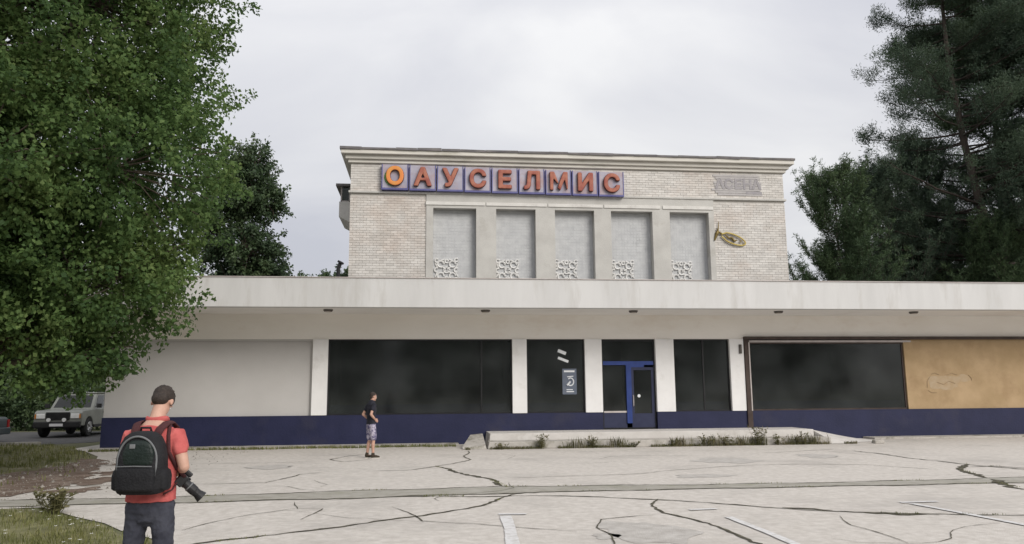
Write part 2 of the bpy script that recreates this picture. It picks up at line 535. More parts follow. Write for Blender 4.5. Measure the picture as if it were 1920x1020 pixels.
# ================================================================== GROUND
sheet('ground', [(-900, -400), (900, -400), (900, 1500), (-900, 1500)], -0.012, 'earth')
PLAZA = [(-6.9, -12.9), (-7.5, -11.8), (-7.2, -9.0), (-7.9, -6.6), (-9.2, -2.9), (-10.6, -0.4), (-11.4, 0.4), (-11.4, 10.0), (40, 10.0), (40, -60), (-7.0, -60),
         (-7.0, -40), (-4.5, -30), (-2.0, -23), (-2.3, -19.5), (-2.3, -18.1), (-2.75, -17.0), (-3.25, -16.4), (-3.85, -15.75), (-4.3, -15.1), (-4.9, -14.5), (-5.9, -13.35), (-6.5, -13.45)]
plaza = sheet('plaza_pavement', PLAZA, 0.0, 'concrete')
ROAD = [(-60, 3.4), (-13.3, 3.4), (-12.2, 4.5), (-12.2, 14.0), (-60, 15.0)]
sheet('road', ROAD, -0.004, 'asphalt')
LAWN1 = [(-40, 2.9), (-13.2, 2.9), (-11.7, 1.5), (-10.9, -0.2), (-9.35, -2.9), (-8.05, -6.6), (-7.4, -9.0), (-7.55, -10.5), (-7.6, -11.6), (-8.2, -12.4), (-40, -12.4)]
LAWN2 = [(-40, -13.7), (-6.44, -13.55), (-5.95, -13.5), (-4.95, -14.6), (-4.35, -15.2), (-3.9, -15.85), (-3.3, -16.5), (-2.8, -17.1), (-2.4, -18.1), (-2.45, -19.5), (-2.2, -23), (-4.7, -30), (-40, -30)]
def rough(poly, amp, step=0.25, seed=1):
    q = random.Random(seed)
    o = []
    n = len(poly)
    for i in range(n):
        a, b = Vector((*poly[i], 0)), Vector((*poly[(i + 1) % n], 0))
        l = (b - a).length
        if l > 12:
            o.append(poly[i])
            continue
        d = (b - a).normalized()
        nn = Vector((-d.y, d.x, 0))
        m = max(1, int(l / step))
        for k in range(m):
            p = a.lerp(b, k / m) + nn * amp * (q.uniform(-1, 1) * 0.6 + 0.6 * math.sin(k * 0.9 + i * 2))
            o.append((p.x, p.y))
    return o
sheet('lawn', LAWN1, 0.004, 'turf')
sheet('lawn', rough(LAWN2, 0.07, 0.2, 2), 0.004, 'turf')
sheet('path', [(-40, -12.42), (-7.6, -12.4), (-6.95, -12.95), (-6.6, -13.42), (-7.0, -13.62), (-40, -13.66)], 0.004, 'joint')
DIRT = [(-13.5, -9.6), (-11.0, -9.2), (-9.4, -8.4), (-8.95, -7.0), (-8.9, -5.4), (-9.3, -3.6), (-8.7, -3.9), (-8.05, -5.3), (-7.45, -7.6), (-6.9, -9.3), (-6.8, -10.4), (-7.1, -11.9), (-7.7, -12.5), (-9.4, -12.6), (-14, -12.5)]
sheet('bare_earth', rough(DIRT, 0.14, 0.22, 4), 0.009, 'soil')
for k, (cx, cy, rx, ry) in enumerate(((-6.9, -7.9, .45, .6), (-6.6, -9.6, .5, .7), (-7.2, -5.6, .5, .8), (-7.9, -3.7, .4, .6), (-6.3, -11.2, .4, .4))):
    sheet('bare_earth', rough([(cx + rx * math.cos(t), cy + ry * math.sin(t)) for t in np.linspace(0, 6.28, 12)[:-1]], 0.22, 0.10, k), 0.0065, 'soil')
sheet('bare_earth', [(-2.35, -17.6), (-2.0, -17.9), (-1.95, -19.0), (-2.2, -20.4), (-2.6, -21.5), (-2.6, -19.4)], 0.008, 'soil')

# kerb of the road
MB().box(-60, -13.5, 2.95, 3.15, -0.02, 0.11).build('kerb', 'step_old')['kind'] = 'structure'

rng = random.Random(5)
def ribbon(name, line, w, z, m, jit=0.35, step=0.12):
    """a crack or painted line laid along a polyline with an uneven width"""
    pts = []
    for (a, b) in zip(line[:-1], line[1:]):
        a = Vector((*a, 0))
        b = Vector((*b, 0))
        n = max(1, int((b - a).length / step))
        for i in range(n):
            pts.append(a.lerp(b, i / n))
    pts.append(Vector((*line[-1], 0)))
    vs, fs = [], []
    ph = rng.random() * 10
    for i, p in enumerate(pts):
        d = (pts[min(i + 1, len(pts) - 1)] - pts[max(i - 1, 0)]).normalized()
        nn = Vector((-d.y, d.x, 0))
        ww = w * (1 + jit * (math.sin(i * 0.55 + ph) * 0.6 + rng.uniform(-1, 1)))
        if jit > 0.2:
            p = p + nn * (rng.uniform(-1, 1) * w * 0.45 + 0.05 * math.sin(i * 0.31 + ph * 2))
            ww *= min(1, 0.25 + i / 4, 0.25 + (len(pts) - 1 - i) / 4)
        ww = max(ww, 0.006)
        a, b = p + nn * ww / 2, p - nn * ww / 2
        vs += [(a.x, a.y, z), (b.x, b.y, z)]
    for i in range(len(pts) - 1):
        fs.append((2 * i, 2 * i + 1, 2 * i + 3, 2 * i + 2))
    me = bpy.data.meshes.new(name)
    me.from_pydata(vs, [], fs)
    o = link(name, me, None, m)
    o['kind'] = 'structure'
    return pts

JT = [(-7.0, -12.45), (-4.17, -12.47), (-1.47, -12.15), (1.6, -12.0), (4.9, -12.33), (7.94, -12.45), (11.52, -12.29), (14.5, -12.2)]
JB = [(-7.0, -13.2), (-3.84, -13.22), (-1.34, -13.15), (1.61, -12.95), (3.72, -12.92), (6.6, -13.0), (10.81, -13.1), (14.5, -13.1)]
sheet('joint_strip', JT + JB[::-1], 0.004, 'joint')
CRACKS = [
 (.05, JT), (.075, JB),
 (.04, [(1.31, -2.95), (1.09, -4.89), (1.14, -6.1), (0.69, -7.23), (0.27, -7.84), (-0.43, -8.6), (-1.25, -8.68)]),
 (.10, [(0.27, -7.84), (0.83, -9.54), (1.33, -11.06), (1.49, -12.04)]),
 (.06, [(1.62, -12.99), (0.84, -14.32), (0.03, -15.23), (-0.54, -15.5), (-1.32, -16.05), (-2.01, -16.54), (-2.6, -16.85), (-2.73, -17.2)]),
 (.05, [(-0.58, -13.12), (1.58, -13.33), (2.89, -13.69), (3.59, -14.07), (4.52, -14.83), (5.39, -15.46), (6.09, -15.93), (6.61, -16.12), (8.09, -16.45), (8.5, -16.61)]),
 (.11, [(5.2, -15.3), (5.55, -15.55), (5.75, -15.7)]), (.13, [(6.1, -15.93), (6.61, -16.12), (7.0, -16.2)]),
 (.055, [(3.65, -14.08), (3.45, -14.59), (3.4, -15.49), (3.63, -16.56), (3.73, -17.33), (3.77, -17.83), (3.79, -18.19)]),
 (.06, [(12.03, -5.33), (12.07, -7.74), (12.19, -9.55), (12.66, -10.91), (13.06, -11.44)]),
 (.14, [(12.33, -9.58), (11.43, -10.55), (10.98, -11.69), (10.71, -12.33)]),
 (.06, [(11.75, -10.25), (12.52, -10.15), (12.83, -10.71), (13.4, -11.06)]),
 (.20, [(10.64, -12.5), (10.24, -13.54), (10.21, -13.99)]),
 (.028, [(1.75, -10.56), (3.07, -10.5), (4.48, -10.24), (6.66, -9.11), (8.69, -8.85), (9.96, -9.38), (10.95, -10.58)]),
 (.03, [(-5.77, -5.93), (-3.95, -6.0), (-2.78, -5.93)]),
 (.035, [(-6.9, -10.5), (-4.51, -10.53), (-3.04, -10.62), (-2.68, -9.09), (-2.06, -8.64)]),
 (.02, [(-2.02, -13.48), (-1.92, -14.25), (-1.55, -14.31), (-1.63, -15.28)]),
 (.035, [(-1.6, -3.75), (-2.15, -4.2), (-2.42, -5.37), (-2.03, -6.09), (-1.33, -5.59)]),
 (.022, [(3.2, -15.65), (2.38, -15.93), (2.12, -16.52), (2.18, -17.09), (2.16, -17.58), (2.05, -17.87)]),
 (.02, [(-0.45, -14.22), (-0.04, -15.67), (0.73, -15.97), (1.37, -16.48), (1.85, -16.78)]),
 (.02, [(-3.06, -15.89), (-2.47, -14.67), (-1.96, -14.13)]),
 (.018, [(5.66, -16.15), (5.41, -16.84), (5.34, -18.07)]),
 (.03, [(9.05, -5.67), (11.67, -4.83), (12.03, -5.33)]),
]
crack_pts = []
for w, ln in CRACKS:
    q = ribbon('pavement_crack', ln, w * 0.9, 0.008, 'crack')
    if w > 0.045:
        crack_pts += q
# hairline crazing and filled patches
hg = random.Random(19)
for k in range(13):
    x0, y0 = hg.uniform(-5, 13), hg.uniform(-18, -3)
    a = hg.uniform(0, 6.28)
    ln = [(x0, y0)]
    for q in range(hg.randint(3, 8)):
        a += hg.uniform(-0.8, 0.8)
        l = hg.uniform(0.2, 0.7)
        ln.append((ln[-1][0] + l * math.cos(a), ln[-1][1] + l * math.sin(a)))
    if min(p[1] for p in ln) < -18.6 or max(p[1] for p in ln) > -2.9 or min(p[0] for p in ln) < -5.6:
        continue
    ribbon('pavement_crack', ln, hg.uniform(0.008, 0.016), 0.007, 'crack')
def blob(cx, cy, rx, ry, seed, n=40):
    q = random.Random(seed)
    a, b = q.random() * 6, q.random() * 6
    return [(cx + rx * math.cos(t) * (1 + .18 * math.sin(3 * t + a) + .1 * math.sin(7 * t + b) + q.uniform(-.05, .05)), cy + ry * math.sin(t) * (1 + .18 * math.sin(2 * t + b) + .1 * math.sin(6 * t + a) + q.uniform(-.05, .05)))
            for t in [2 * math.pi * k / n for k in range(n)]]
for k, (cx, cy, rx, ry) in enumerate(((2.7, -16.9, 0.55, 0.75), (2.15, -17.1, 0.16, 0.22), (7.4, -7.6, 0.8, 0.7), (-3.6, -7.2, 0.5, 0.5), (5.6, -10.9, 0.6, 0.35), (10.2, -6.8, 0.5, 0.6))):
    sheet('pavement_stain', blob(cx, cy, rx, ry, k + 3), 0.0042, 'old_stain')
PARK = [[(1.04, -15.26), (1.43, -15.3)], [(1.12, -15.42), (1.08, -16.35), (0.96, -17.95)], [(3.80, -15.30), (4.22, -15.27)], [(4.10, -16.0), (4.12, -17.21), (4.1, -18.3)],
        [(7.16, -15.11), (7.78, -15.09)], [(7.26, -15.24), (7.37, -16.05), (7.49, -17.18), (7.56, -17.9)]]
for i, ln in enumerate(PARK):
    ribbon('parking_line', ln, 0.11 if i != 1 else 0.15, 0.012, 'road_paint', 0.08)

# ================================================================== BUILDING
B = empty('pavilion_building', (0, 0, 0), 0, 'pale two-level pavilion with a wide white canopy, navy plinth and dark shop windows', 'building')
XL, XR = -10.3, 27.0
# plinth: pieces left and right of the entrance door
MB().box(XL, 6.08, 0.0, 0.30, 0.0, 1.0).build('plinth', 'plinth_blue', B)
MB().box(8.0, XR, 0.0, 0.30, 0.0, 1.0).build('plinth', 'plinth_blue', B)
MB().box(XL, XR, 0.04, 0.30, 3.52, 4.5).build('wall_band', 'wall_cream', B)
MB().box(XL, -3.75, 0.12, 0.30, 1.0, 3.52).build('blind_panel', 'panel_grey', B)
MB().box(XL, -3.75, 0.06, 0.12, 3.46, 3.52).box(-3.80, -3.75, 0.06, 0.12, 1.0, 3.46).build('panel_frame', 'panel_grey', B)
for x0, x1 in ((-3.75, -3.25), (2.95, 3.45), (5.48, 6.08), (8.0, 8.66), (10.7, 11.22)):
    MB().box(x0, x1, -0.02, 0.28, 1.003, 3.518).build('pillar', 'pillar_white', B, bevel=0.01)
# side and rear walls of the low block
MB().box(XL, XL + 0.3, 0.30, 9.0, 0.0, 4.36).build('side_wall', 'wall_cream', B)
MB().box(XR - 0.3, XR, 0.30, 9.0, 0.0, 4.36).build('side_wall', 'wall_cream', B)
MB().box(XL, XR, 9.0, 9.3, 0.0, 4.355).build('rear_wall', 'wall_cream', B)
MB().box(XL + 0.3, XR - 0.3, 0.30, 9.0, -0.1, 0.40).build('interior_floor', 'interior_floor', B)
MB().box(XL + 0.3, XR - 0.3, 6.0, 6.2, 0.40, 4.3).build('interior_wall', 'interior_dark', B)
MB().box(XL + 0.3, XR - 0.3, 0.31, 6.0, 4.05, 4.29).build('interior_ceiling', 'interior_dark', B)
for x in (-3.6, 3.2, 8.3, 17.6):
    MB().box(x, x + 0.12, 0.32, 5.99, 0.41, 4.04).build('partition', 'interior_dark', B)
for (x, y, w, d, h) in ((-1.6, 4.2, 1.6, 0.6, 1.0), (1.0, 3.4, 1.0, 0.7, 0.75), (12.6, 4.4, 1.2, 0.5, 1.9), (15.0, 3.0, 1.4, 0.8, 0.8), (9.6, 4.0, 0.9, 0.5, 1.7)):
    o = MB().box(x, x + w, y, y + d, 0.402, 0.402 + h * 0.92).box(x - 0.04, x + w + 0.04, y - 0.04, y + d + 0.04, 0.402 + h * 0.92, 0.402 + h).box(x + 0.05, x + w - 0.05, y - 0.03, y, 0.402 + h * 0.3, 0.402 + h * 0.34).build('counter', 'interior_floor', B)
# windows
def window(x0, x1, z0, z1, mull, fm='frame_dark', y=0.10):
    fw = 0.05
    mb = MB()
    mb.box(x0, x1, y, y + 0.07, z1 - fw, z1).box(x0, x1, y, y + 0.07, z0, z0 + fw)
    mb.box(x0, x0 + fw, y, y + 0.07, z0 + fw, z1 - fw).box(x1 - fw, x1, y, y + 0.07, z0 + fw, z1 - fw)
    w = mb.build('window', fm, B)
    xs = [x0 + fw] + list(mull) + [x1 - fw]
    for m in mull:
        MB().box(m - 0.025, m + 0.025, y + 0.005, y + 0.065, z0 + fw, z1 - fw).build('mullion', fm, w)
    for a, b in zip(xs[:-1], xs[1:]):
        MB().box(a + (0.025 if a in mull else 0), b - (0.025 if b in mull else 0), y + 0.03, y + 0.038, z0 + fw, z1 - fw).build('pane', 'glass', w)
    return w
window(-3.248, 2.948, 1.002, 3.517, (1.9,))
w2 = window(3.452, 5.478, 1.002, 3.517, ())
window(8.662, 10.698, 1.002, 3.517, (9.75,))
window(11.42, 17.30, 1.002, 3.40, (), 'frame_brown')
for x0, x1 in ((-3.2, 2.9), (3.5, 5.43), (8.7, 10.66), (11.5, 17.2)):
    MB().box(x0, x1, 0.31, 0.40, 0.9, 1.33).build('inner_blue_strip', 'strip_blue', B)  # blue strip added behind the glass for the blue fade low in it
# entrance: fixed light above, one blue leaf standing on the platform, side panels
dr = MB().box(6.083, 7.997, 0.12, 0.19, 3.44, 3.517).box(6.083, 6.14, 0.12, 0.19, 0.43, 3.44).box(7.94, 7.997, 0.12, 0.19, 0.43, 3.44).box(6.14, 7.94, 0.12, 0.19, 0.43, 0.47).build('entrance_frame', 'frame_dark', B)
MB().box(6.14, 7.94, 0.10, 0.20, 2.62, 2.75).box(6.95, 7.13, 0.08, 0.19, 0.62, 2.62).box(7.13, 7.60, 0.10, 0.19, 2.54, 2.62).build('door_surround', 'door_blue', dr)
MB().box(6.14, 7.94, 0.15, 0.158, 2.75, 3.44).build('transom_pane', 'glass', dr)
MB().box(6.14, 6.95, 0.15, 0.158, 1.04, 2.62).build('pane', 'glass', dr)
MB().box(6.14, 6.95, 0.13, 0.17, 0.47, 0.98).build('kick_panel', 'door_panel', dr)
MB().box(6.14, 6.95, 0.12, 0.18, 0.98, 1.04).build('glazing_bar', 'trim_pale', dr)
dl = MB().box(7.13, 7.22, 0.115, 0.185, 0.47, 2.54).box(7.85, 7.94, 0.115, 0.185, 0.47, 2.54).box(7.22, 7.85, 0.115, 0.185, 0.47, 0.95).box(7.22, 7.85, 0.115, 0.185, 2.44, 2.54).build('door', 'door_panel', B)
MB().box(7.22, 7.85, 0.145, 0.153, 0.95, 2.44).build('pane', 'glass', dl)
mb = MB()
mb.tube([(7.40, 0.135, 1.55), (7.40, 0.140, 1.55)], [0.055, 0.055], 14)
mb.build('white_mark', 'poster_ink', dl)
MB().tube([(7.18, 0.11, 1.2), (7.18, 0.05, 1.22), (7.18, 0.05, 1.55), (7.18, 0.11, 1.57)], 0.014, 8).build('handle', 'trim_pale', dl)
# poster and two slanted white marks on the second window
po = MB().box(4.70, 5.20, 0.118, 0.122, 1.62, 2.50).build('poster', 'poster', w2)
mb = MB()
mb.box(4.76, 5.13, 0.113, 0.1175, 2.38, 2.44).box(4.84, 5.10, 0.113, 0.1175, 1.70, 1.73).box(4.84, 5.06, 0.113, 0.1175, 1.77, 1.795)
mb.tube([(4.98 + 0.11 * math.cos(t), 0.115, 2.05 + 0.13 * math.sin(t)) for t in np.linspace(2.3, -2.6, 14)], 0.022, 6)
mb.tube([(4.87, 0.115, 2.22), (5.08, 0.115, 2.24)], 0.02, 6).tube([(4.86, 0.115, 1.93), (4.98, 0.115, 2.06)], 0.03, 6)
mb.build('poster_print', 'poster_ink', w2)
for (xa, za, xb, zb, w) in ((4.56, 3.13, 4.84, 3.02, 0.055), (4.56, 2.88, 4.92, 2.74, 0.045)):
    d = Vector((xb - xa, 0, zb - za)).normalized()
    n = Vector((-d.z, 0, d.x)) * w
    mb = MB()
    mb.hexa([(xa - n.x, 0.114, za - n.z), (xb - n.x, 0.114, zb - n.z), (xb - n.x, 0.119, zb - n.z), (xa - n.x, 0.119, za - n.z)],
            [(xa + n.x, 0.114, za + n.z), (xb + n.x, 0.114, zb + n.z), (xb + n.x, 0.119, zb + n.z), (xa + n.x, 0.119, za + n.z)])
    mb.build('white_mark', 'poster_ink', w2)
# right-hand bay: brown shutter rail, post, pale trim, tan boarding
MB().box(11.24, 26.7, -0.10, 0.04, 3.50, 3.60).build('shutter_rail', 'frame_brown', B)
MB().box(11.42, 17.6, 0.02, 0.10, 3.40, 3.475).build('shutter_trim', 'trim_pale', B)
MB().box(11.235, 11.415, -0.06, 0.28, 0.42, 3.50).build('shutter_post', 'frame_brown', B)
MB().box(11.38, 11.42, -0.075, -0.06, 1.0, 3.40).build('post_edge', 'trim_pale', B)
tanp = MB().box(17.32, 26.7, 0.05, 0.30, 1.002, 3.498).build('boarded_panel', 'tan_board', B)
for x in (22.9,):
    MB().box(x, x + 0.012, 0.044, 0.05, 1.01, 3.49).build('panel_seam', 'scrape_line', tanp)
# the rubbed-out scrawl on the boarding: a pale rub and the remains of its strokes
rr = random.Random(3)
mb = MB()
for (x0, z0, a, b) in ((18.55, 1.95, 0.42, 0.22), (19.0, 2.02, 0.50, 0.17), (19.5, 2.08, 0.30, 0.13), (18.85, 1.80, 0.45, 0.12)):
    n = 24
    ph = rr.random() * 6
    pp = []
    for i in range(n):
        t = 2 * math.pi * i / n
        w = 1 + 0.16 * math.sin(3 * t + ph) + rr.uniform(-.12, .12)
        pp.append((x0 + a * w * math.cos(t), 0.0475, z0 + b * w * math.sin(t)))
    k_ = 0.0465 - 0.0008 * len(mb.v) / 48
    mb.add([(x, 0.0495, z) for x, _, z in pp] + [(x, k_, z) for x, _, z in pp], [tuple(range(n, 2 * n))] + [(i, (i + 1) % n, n + (i + 1) % n, n + i) for i in range(n)])
mb.build('graffiti_rub', 'scrape', tanp)
for ln in ([(18.10, 1.75), (18.12, 2.0), (18.25, 2.15)], [(18.3, 2.24), (18.45, 2.28), (18.6, 2.22)], [(18.12, 1.66), (18.25, 1.58), (18.45, 1.57)], [(18.9, 2.20), (19.1, 2.27), (19.3, 2.21)],
           [(19.75, 2.2), (19.85, 2.1), (19.86, 2.0)], [(18.5, 1.95), (18.75, 1.86), (18.95, 1.98), (19.2, 1.9)]):
    MB().tube([(x, 0.044, z) for x, z in ln], 0.010, 5).build('graffiti_stroke', 'scrape_line', tanp)
# small meter box on the last pillar
mb = MB().box(11.04, 11.13, -0.07, -0.02, 3.0, 3.32).box(11.055, 11.115, -0.08, -0.07, 3.05, 3.27).build('switch_box', 'lamp_housing', B)

# canopy
CF = -2.2
MB().box(XL - 0.3, XR + 0.5, CF, CF + 0.3, 4.36, 5.28).build('fascia', 'canopy_white', B, bevel=0.012)
MB().box(XL - 0.3, XR + 0.5, CF + 0.3, 0.035, 4.36, 4.50).build('soffit', 'soffit', B)
MB().box(XL - 0.3, XL, 0.035, 9.3, 4.36, 5.28).box(XR, XR + 0.5, 0.035, 9.3, 4.36, 5.28).box(XL, XR, 9.0, 9.3, 4.36, 5.28).build('parapet', 'canopy_white', B)
MB().box(XL, XR, CF + 0.3, 9.0, 4.90, 5.02).build('roof', 'roof_felt', B)
MB().box(XL - 0.33, XR + 0.53, CF - 0.03, CF + 0.34, 5.28, 5.305).build('coping', 'trim_pale', B)
for x in (-3.1, 1.92, 6.85, 11.9, 16.8, 21.8):
    lm = MB().tube([(x, CF + 0.72, 4.36), (x, CF + 0.72, 4.325), (x, CF + 0.72, 4.29)], [0.15, 0.15, 0.12], 16).build('soffit_lamp', 'lamp_housing', B)
    MB().tube([(x, CF + 0.72, 4.29), (x, CF + 0.72, 4.275)], [0.10, 0.08], 14).build('lamp_glass', 'lamp_glass', lm)

# upper storey ------------------------------------------------------
UX0, UX1, UY, UT = -2.95, 14.57, 3.0, 10.55
NX = [(0.24, 1.91), (2.69, 4.25), (5.02, 6.60), (7.28, 8.97), (9.69, 11.31)]
NZ = 8.82
cwall = MB()
cwall.box(UX0 + 0.01, UX1 - 0.01, UY + 0.35, 15.0, 5.02, UT)          # core
cwall.box(UX0 + 0.01, -0.03, UY + 0.02, UY + 0.35, 5.02, 9.36)
cwall.box(11.53, UX1 - 0.01, UY + 0.02, UY + 0.35, 5.02, 9.36)
cwall.box(UX0 + 0.01, UX1 - 0.01, UY + 0.02, UY + 0.35, 9.44, UT)
cwall = cwall.build('upper_wall', 'mortar', B)
mb = MB()
edges = [-0.03] + [q for a in NX for q in a] + [11.53]
for i in range(0, len(edges), 2):
    mb.box(edges[i], edges[i + 1], UY - 0.04, UY + 0.35, 5.02, NZ)
mb.box(-0.03, 11.53, UY - 0.04, UY + 0.35, NZ, 9.36)
mb.build('plaster_surround', 'plaster', B)
for (a, b) in ((-0.05, 2.25), (2.3, 4.7), (4.75, 6.95), (7.0, 9.3), (9.4, 11.5)):
    MB().box(a, b, UY - 0.075, UY - 0.04, 8.93, 9.06).build('drip_ledge', 'plaster_light', B, bevel=0.01)
# bricks: the first 300 single, the rest one part
pitch, bl, bh = 0.098, 0.26, 0.088
cells = []
zones = [(UX0, -0.03, 5.05, 9.36), (11.53, UX1, 5.05, 9.36), (UX0, UX1, 9.44, UT)]
br = random.Random(11)
for zi, (a, b, z0, z1) in enumerate(zones):
    nr = int((z1 - z0) / pitch)
    for k in range(nr):
        z = z0 + k * pitch + 0.004
        x = a - (bl / 2 if k % 2 else 0)
        while x < b - 0.02:
            xa, xb = max(x, a) + 0.004, min(x + bl, b) - 0.004
            if xb - xa > 0.03:
                cells.append((zi, xa, xb, z, z + bh))
            x += bl
bm_ = MB().box(0, 1, 0, 1, 0, 1).mesh('brick')
bm_.materials.append(MATS['brick'])
single = [c for c in cells if c[0] == 0 and 5.2 < c[3] and (c[2] - c[1]) > 0.2][-300:]
ss = set(single)
for c in single:
    o = bpy.data.objects.new('brick', bm_)
    col.objects.link(o)
    o.parent = cwall
    dy = br.uniform(-0.006, 0.005)
    o.location = (c[1], UY + dy, c[3])
    o.scale = (c[2] - c[1], 0.03, c[4] - c[3])
mb = MB()
for c in cells:
    if c not in ss:
        dy = br.uniform(-0.006, 0.005)
        mb.box(c[1], c[2], UY + dy, UY + 0.03, c[3], c[4])
mb.build('brick_courses', 'brick_small', cwall)['kind'] = 'stuff'
# string course, cornice, roof edge
MB().box(UX0 - 0.06, UX1 + 0.06, UY - 0.08, 15.06, 9.36, 9.44).build('string_course', 'plaster', B, bevel=0.01)
mb = MB()
mb.box(UX0 - 0.10, UX1 + 0.10, UY - 0.10, 15.1, UT, 10.68)
mb.box(UX0 - 0.20, UX1 + 0.20, UY - 0.20, 15.2, 10.68, 10.84)
mb.box(UX0 - 0.36, UX1 + 0.36, UY - 0.36, 15.36, 10.84, 11.02)
mb.build('cornice', 'cornice', B, bevel=0.02)
# dented sheet-metal edge
mb = MB()
x = UX0 - 0.40
er = random.Random(8)
while x < UX1 + 0.40:
    w = min(er.uniform(0.7, 1.3), UX1 + 0.40 - x)
    h = er.uniform(0.05, 0.085)
    mb.hexa([(x, UY - 0.41 + er.uniform(-.02, .02), 11.0), (x + w - 0.01, UY - 0.41 + er.uniform(-.02, .02), 11.0 + er.uniform(-.012, .012)), (x + w - 0.01, UY, 11.021), (x, UY, 11.021)],
            [(x, UY - 0.40, 11.02 + h), (x + w - 0.01, UY - 0.40, 11.02 + h + er.uniform(-.015, .015)), (x + w - 0.01, UY, 11.06 + h), (x, UY, 11.06 + h)])
    x += w
mb.build('roof_edge', 'roof_metal', B)
MB().box(UX0 - 0.38, UX1 + 0.38, UY + 0.01, 15.38, 11.02, 11.10).build('upper_roof', 'roof_metal', B)

# perforated screens in the five niches with a white ornament block low in each
def ornament(mb, cx, cz, s, y, rr):
    j = lambda q: q + rr.uniform(-0.02, 0.02)
    def arc(x, z, ra, a0, a1, w=0.036):
        mb.tube([(cx + s * (x + ra * math.cos(t)), y, cz + s * (z + ra * math.sin(t))) for t in np.linspace(a0, a1, 9)], w * (0.9 + rr.random() * 0.3), 5)
    for sx in (-1, 1):
        for sz in (-1, 1):
            arc(0.24 * sx, 0.24 * sz, 0.13, 0, 5.6)
            arc(0.40 * sx, j(0.40) * sz, 0.075, 0.6, 5.9, 0.032)
            mb.tube([(cx + s * 0.03 * sx, y, cz + s * 0.03 * sz), (cx + s * j(0.17) * sx, y, cz + s * 0.14 * sz)], 0.03, 5)
            mb.tube([(cx + s * 0.38 * sx, y, cz + s * 0.10 * sz), (cx + s * 0.46 * sx, y, cz + s * j(0.28) * sz)], 0.028, 5)
        arc(0.40 * sx, 0, 0.09, 1.0, 5.2)
        mb.tube([(cx + s * 0.10 * sx, y, cz + s * 0.44), (cx + s * 0.22 * sx, y, cz + s * 0.40)], 0.03, 5)
    arc(0, 0.0, 0.12, 0, 5.9, 0.034)
    arc(0, 0.36, 0.07, 0, 5.9)
    arc(0, -0.36, 0.08, 0, 5.9)
orr = random.Random(21)
for i, (a, b) in enumerate(NX):
    nw = MB().box(a + 0.002, b - 0.002, UY + 0.30, UY + 0.349, 5.03, NZ - 0.002).build('niche_screen', 'screen_grey', B)
    mb = MB()
    nxc, nzc = 14, 30
    dx, dz = (b - a) / nxc, (NZ - 5.05) / nzc
    for p in range(nxc):
        for q in range(nzc):
            x, z = a + (p + 0.5) * dx, 5.05 + (q + 0.5) * dz
            h = orr.uniform(0.003, 0.007)
            e = 0.40
            mb.hexa([(x - dx * e, UY + 0.299 - h, z - dz * e), (x + dx * e, UY + 0.299 - h, z - dz * e), (x + dx * e, UY + 0.301, z - dz * e), (x - dx * e, UY + 0.301, z - dz * e)],
                    [(x - dx * e, UY + 0.299 - h * orr.uniform(.4, 1.5), z + dz * e), (x + dx * e, UY + 0.299 - h, z + dz * e), (x + dx * e, UY + 0.301, z + dz * e), (x - dx * e, UY + 0.301, z + dz * e)])
    mb.build('screen_lattice', 'screen_grey', nw)['kind'] = 'stuff'
    mb = MB()
    cx = a + 0.29 * (b - a) + (0.02 if i else 0.05)
    ornament(mb, cx, 6.42, 0.95, UY + 0.265, orr)
    ornament(mb, cx + 0.08, 5.48, 0.95, UY + 0.265, orr)
    mb.build('ornament', 'ornament_white', nw)

# glazed balcony on the far side wall, seen past the corner
bx0, bx1, by0, by1 = -3.70, UX0 + 0.008, 6.0, 8.4
MB().box(bx0, bx1, by0, by1, 9.1, 9.75).build('balcony_parapet', 'plaster_light', B)
MB().hexa([(bx1 - 0.2, by0, 8.8), (bx1, by0, 8.8), (bx1, by1, 8.8), (bx1 - 0.2, by1, 8.8)], [(bx0, by0, 9.1), (bx1, by0, 9.1), (bx1, by1, 9.1), (bx0, by1, 9.1)]).build('balcony_bracket', 'plaster_light', B)
MB().box(bx0 + 0.05, bx0 + 0.11, by0 + 0.03, by0 + 0.09, 9.75, 10.4).box(bx0 + 0.4, bx0 + 0.46, by0 + 0.03, by0 + 0.09, 9.75, 10.4).box(bx0 + 0.05, bx0 + 0.11, by1 - 0.09, by1 - 0.03, 9.75, 10.4).box(bx0 + 0.05, bx1, by0 + 0.03, by0 + 0.09, 9.75, 9.80).build('balcony_frame', 'trim_pale', B)
MB().box(bx0 + 0.11, bx1, by0 + 0.055, by0 + 0.063, 9.80, 10.4).build('balcony_pane', 'glass', B)
MB().box(bx0 - 0.14, bx1, by0 - 0.14, by1 + 0.14, 10.4, 10.50).build('balcony_roof', 'roof_metal', B)
# short flue pipe on the low roof beside the upper wall
MB().tube([(-3.12, 1.2, 5.02), (-3.12, 1.2, 6.1), (-3.06, 1.2, 6.3)], [0.07, 0.07, 0.07], 10).tube([(-3.12, 1.2, 5.75), (-3.3, 1.2, 5.72)], 0.05, 8).tube([(-3.06, 1.2, 6.3), (-3.03, 1.2, 6.36)], [0.12, 0.12], 10).build('flue_pipe', 'frame_dark', B)

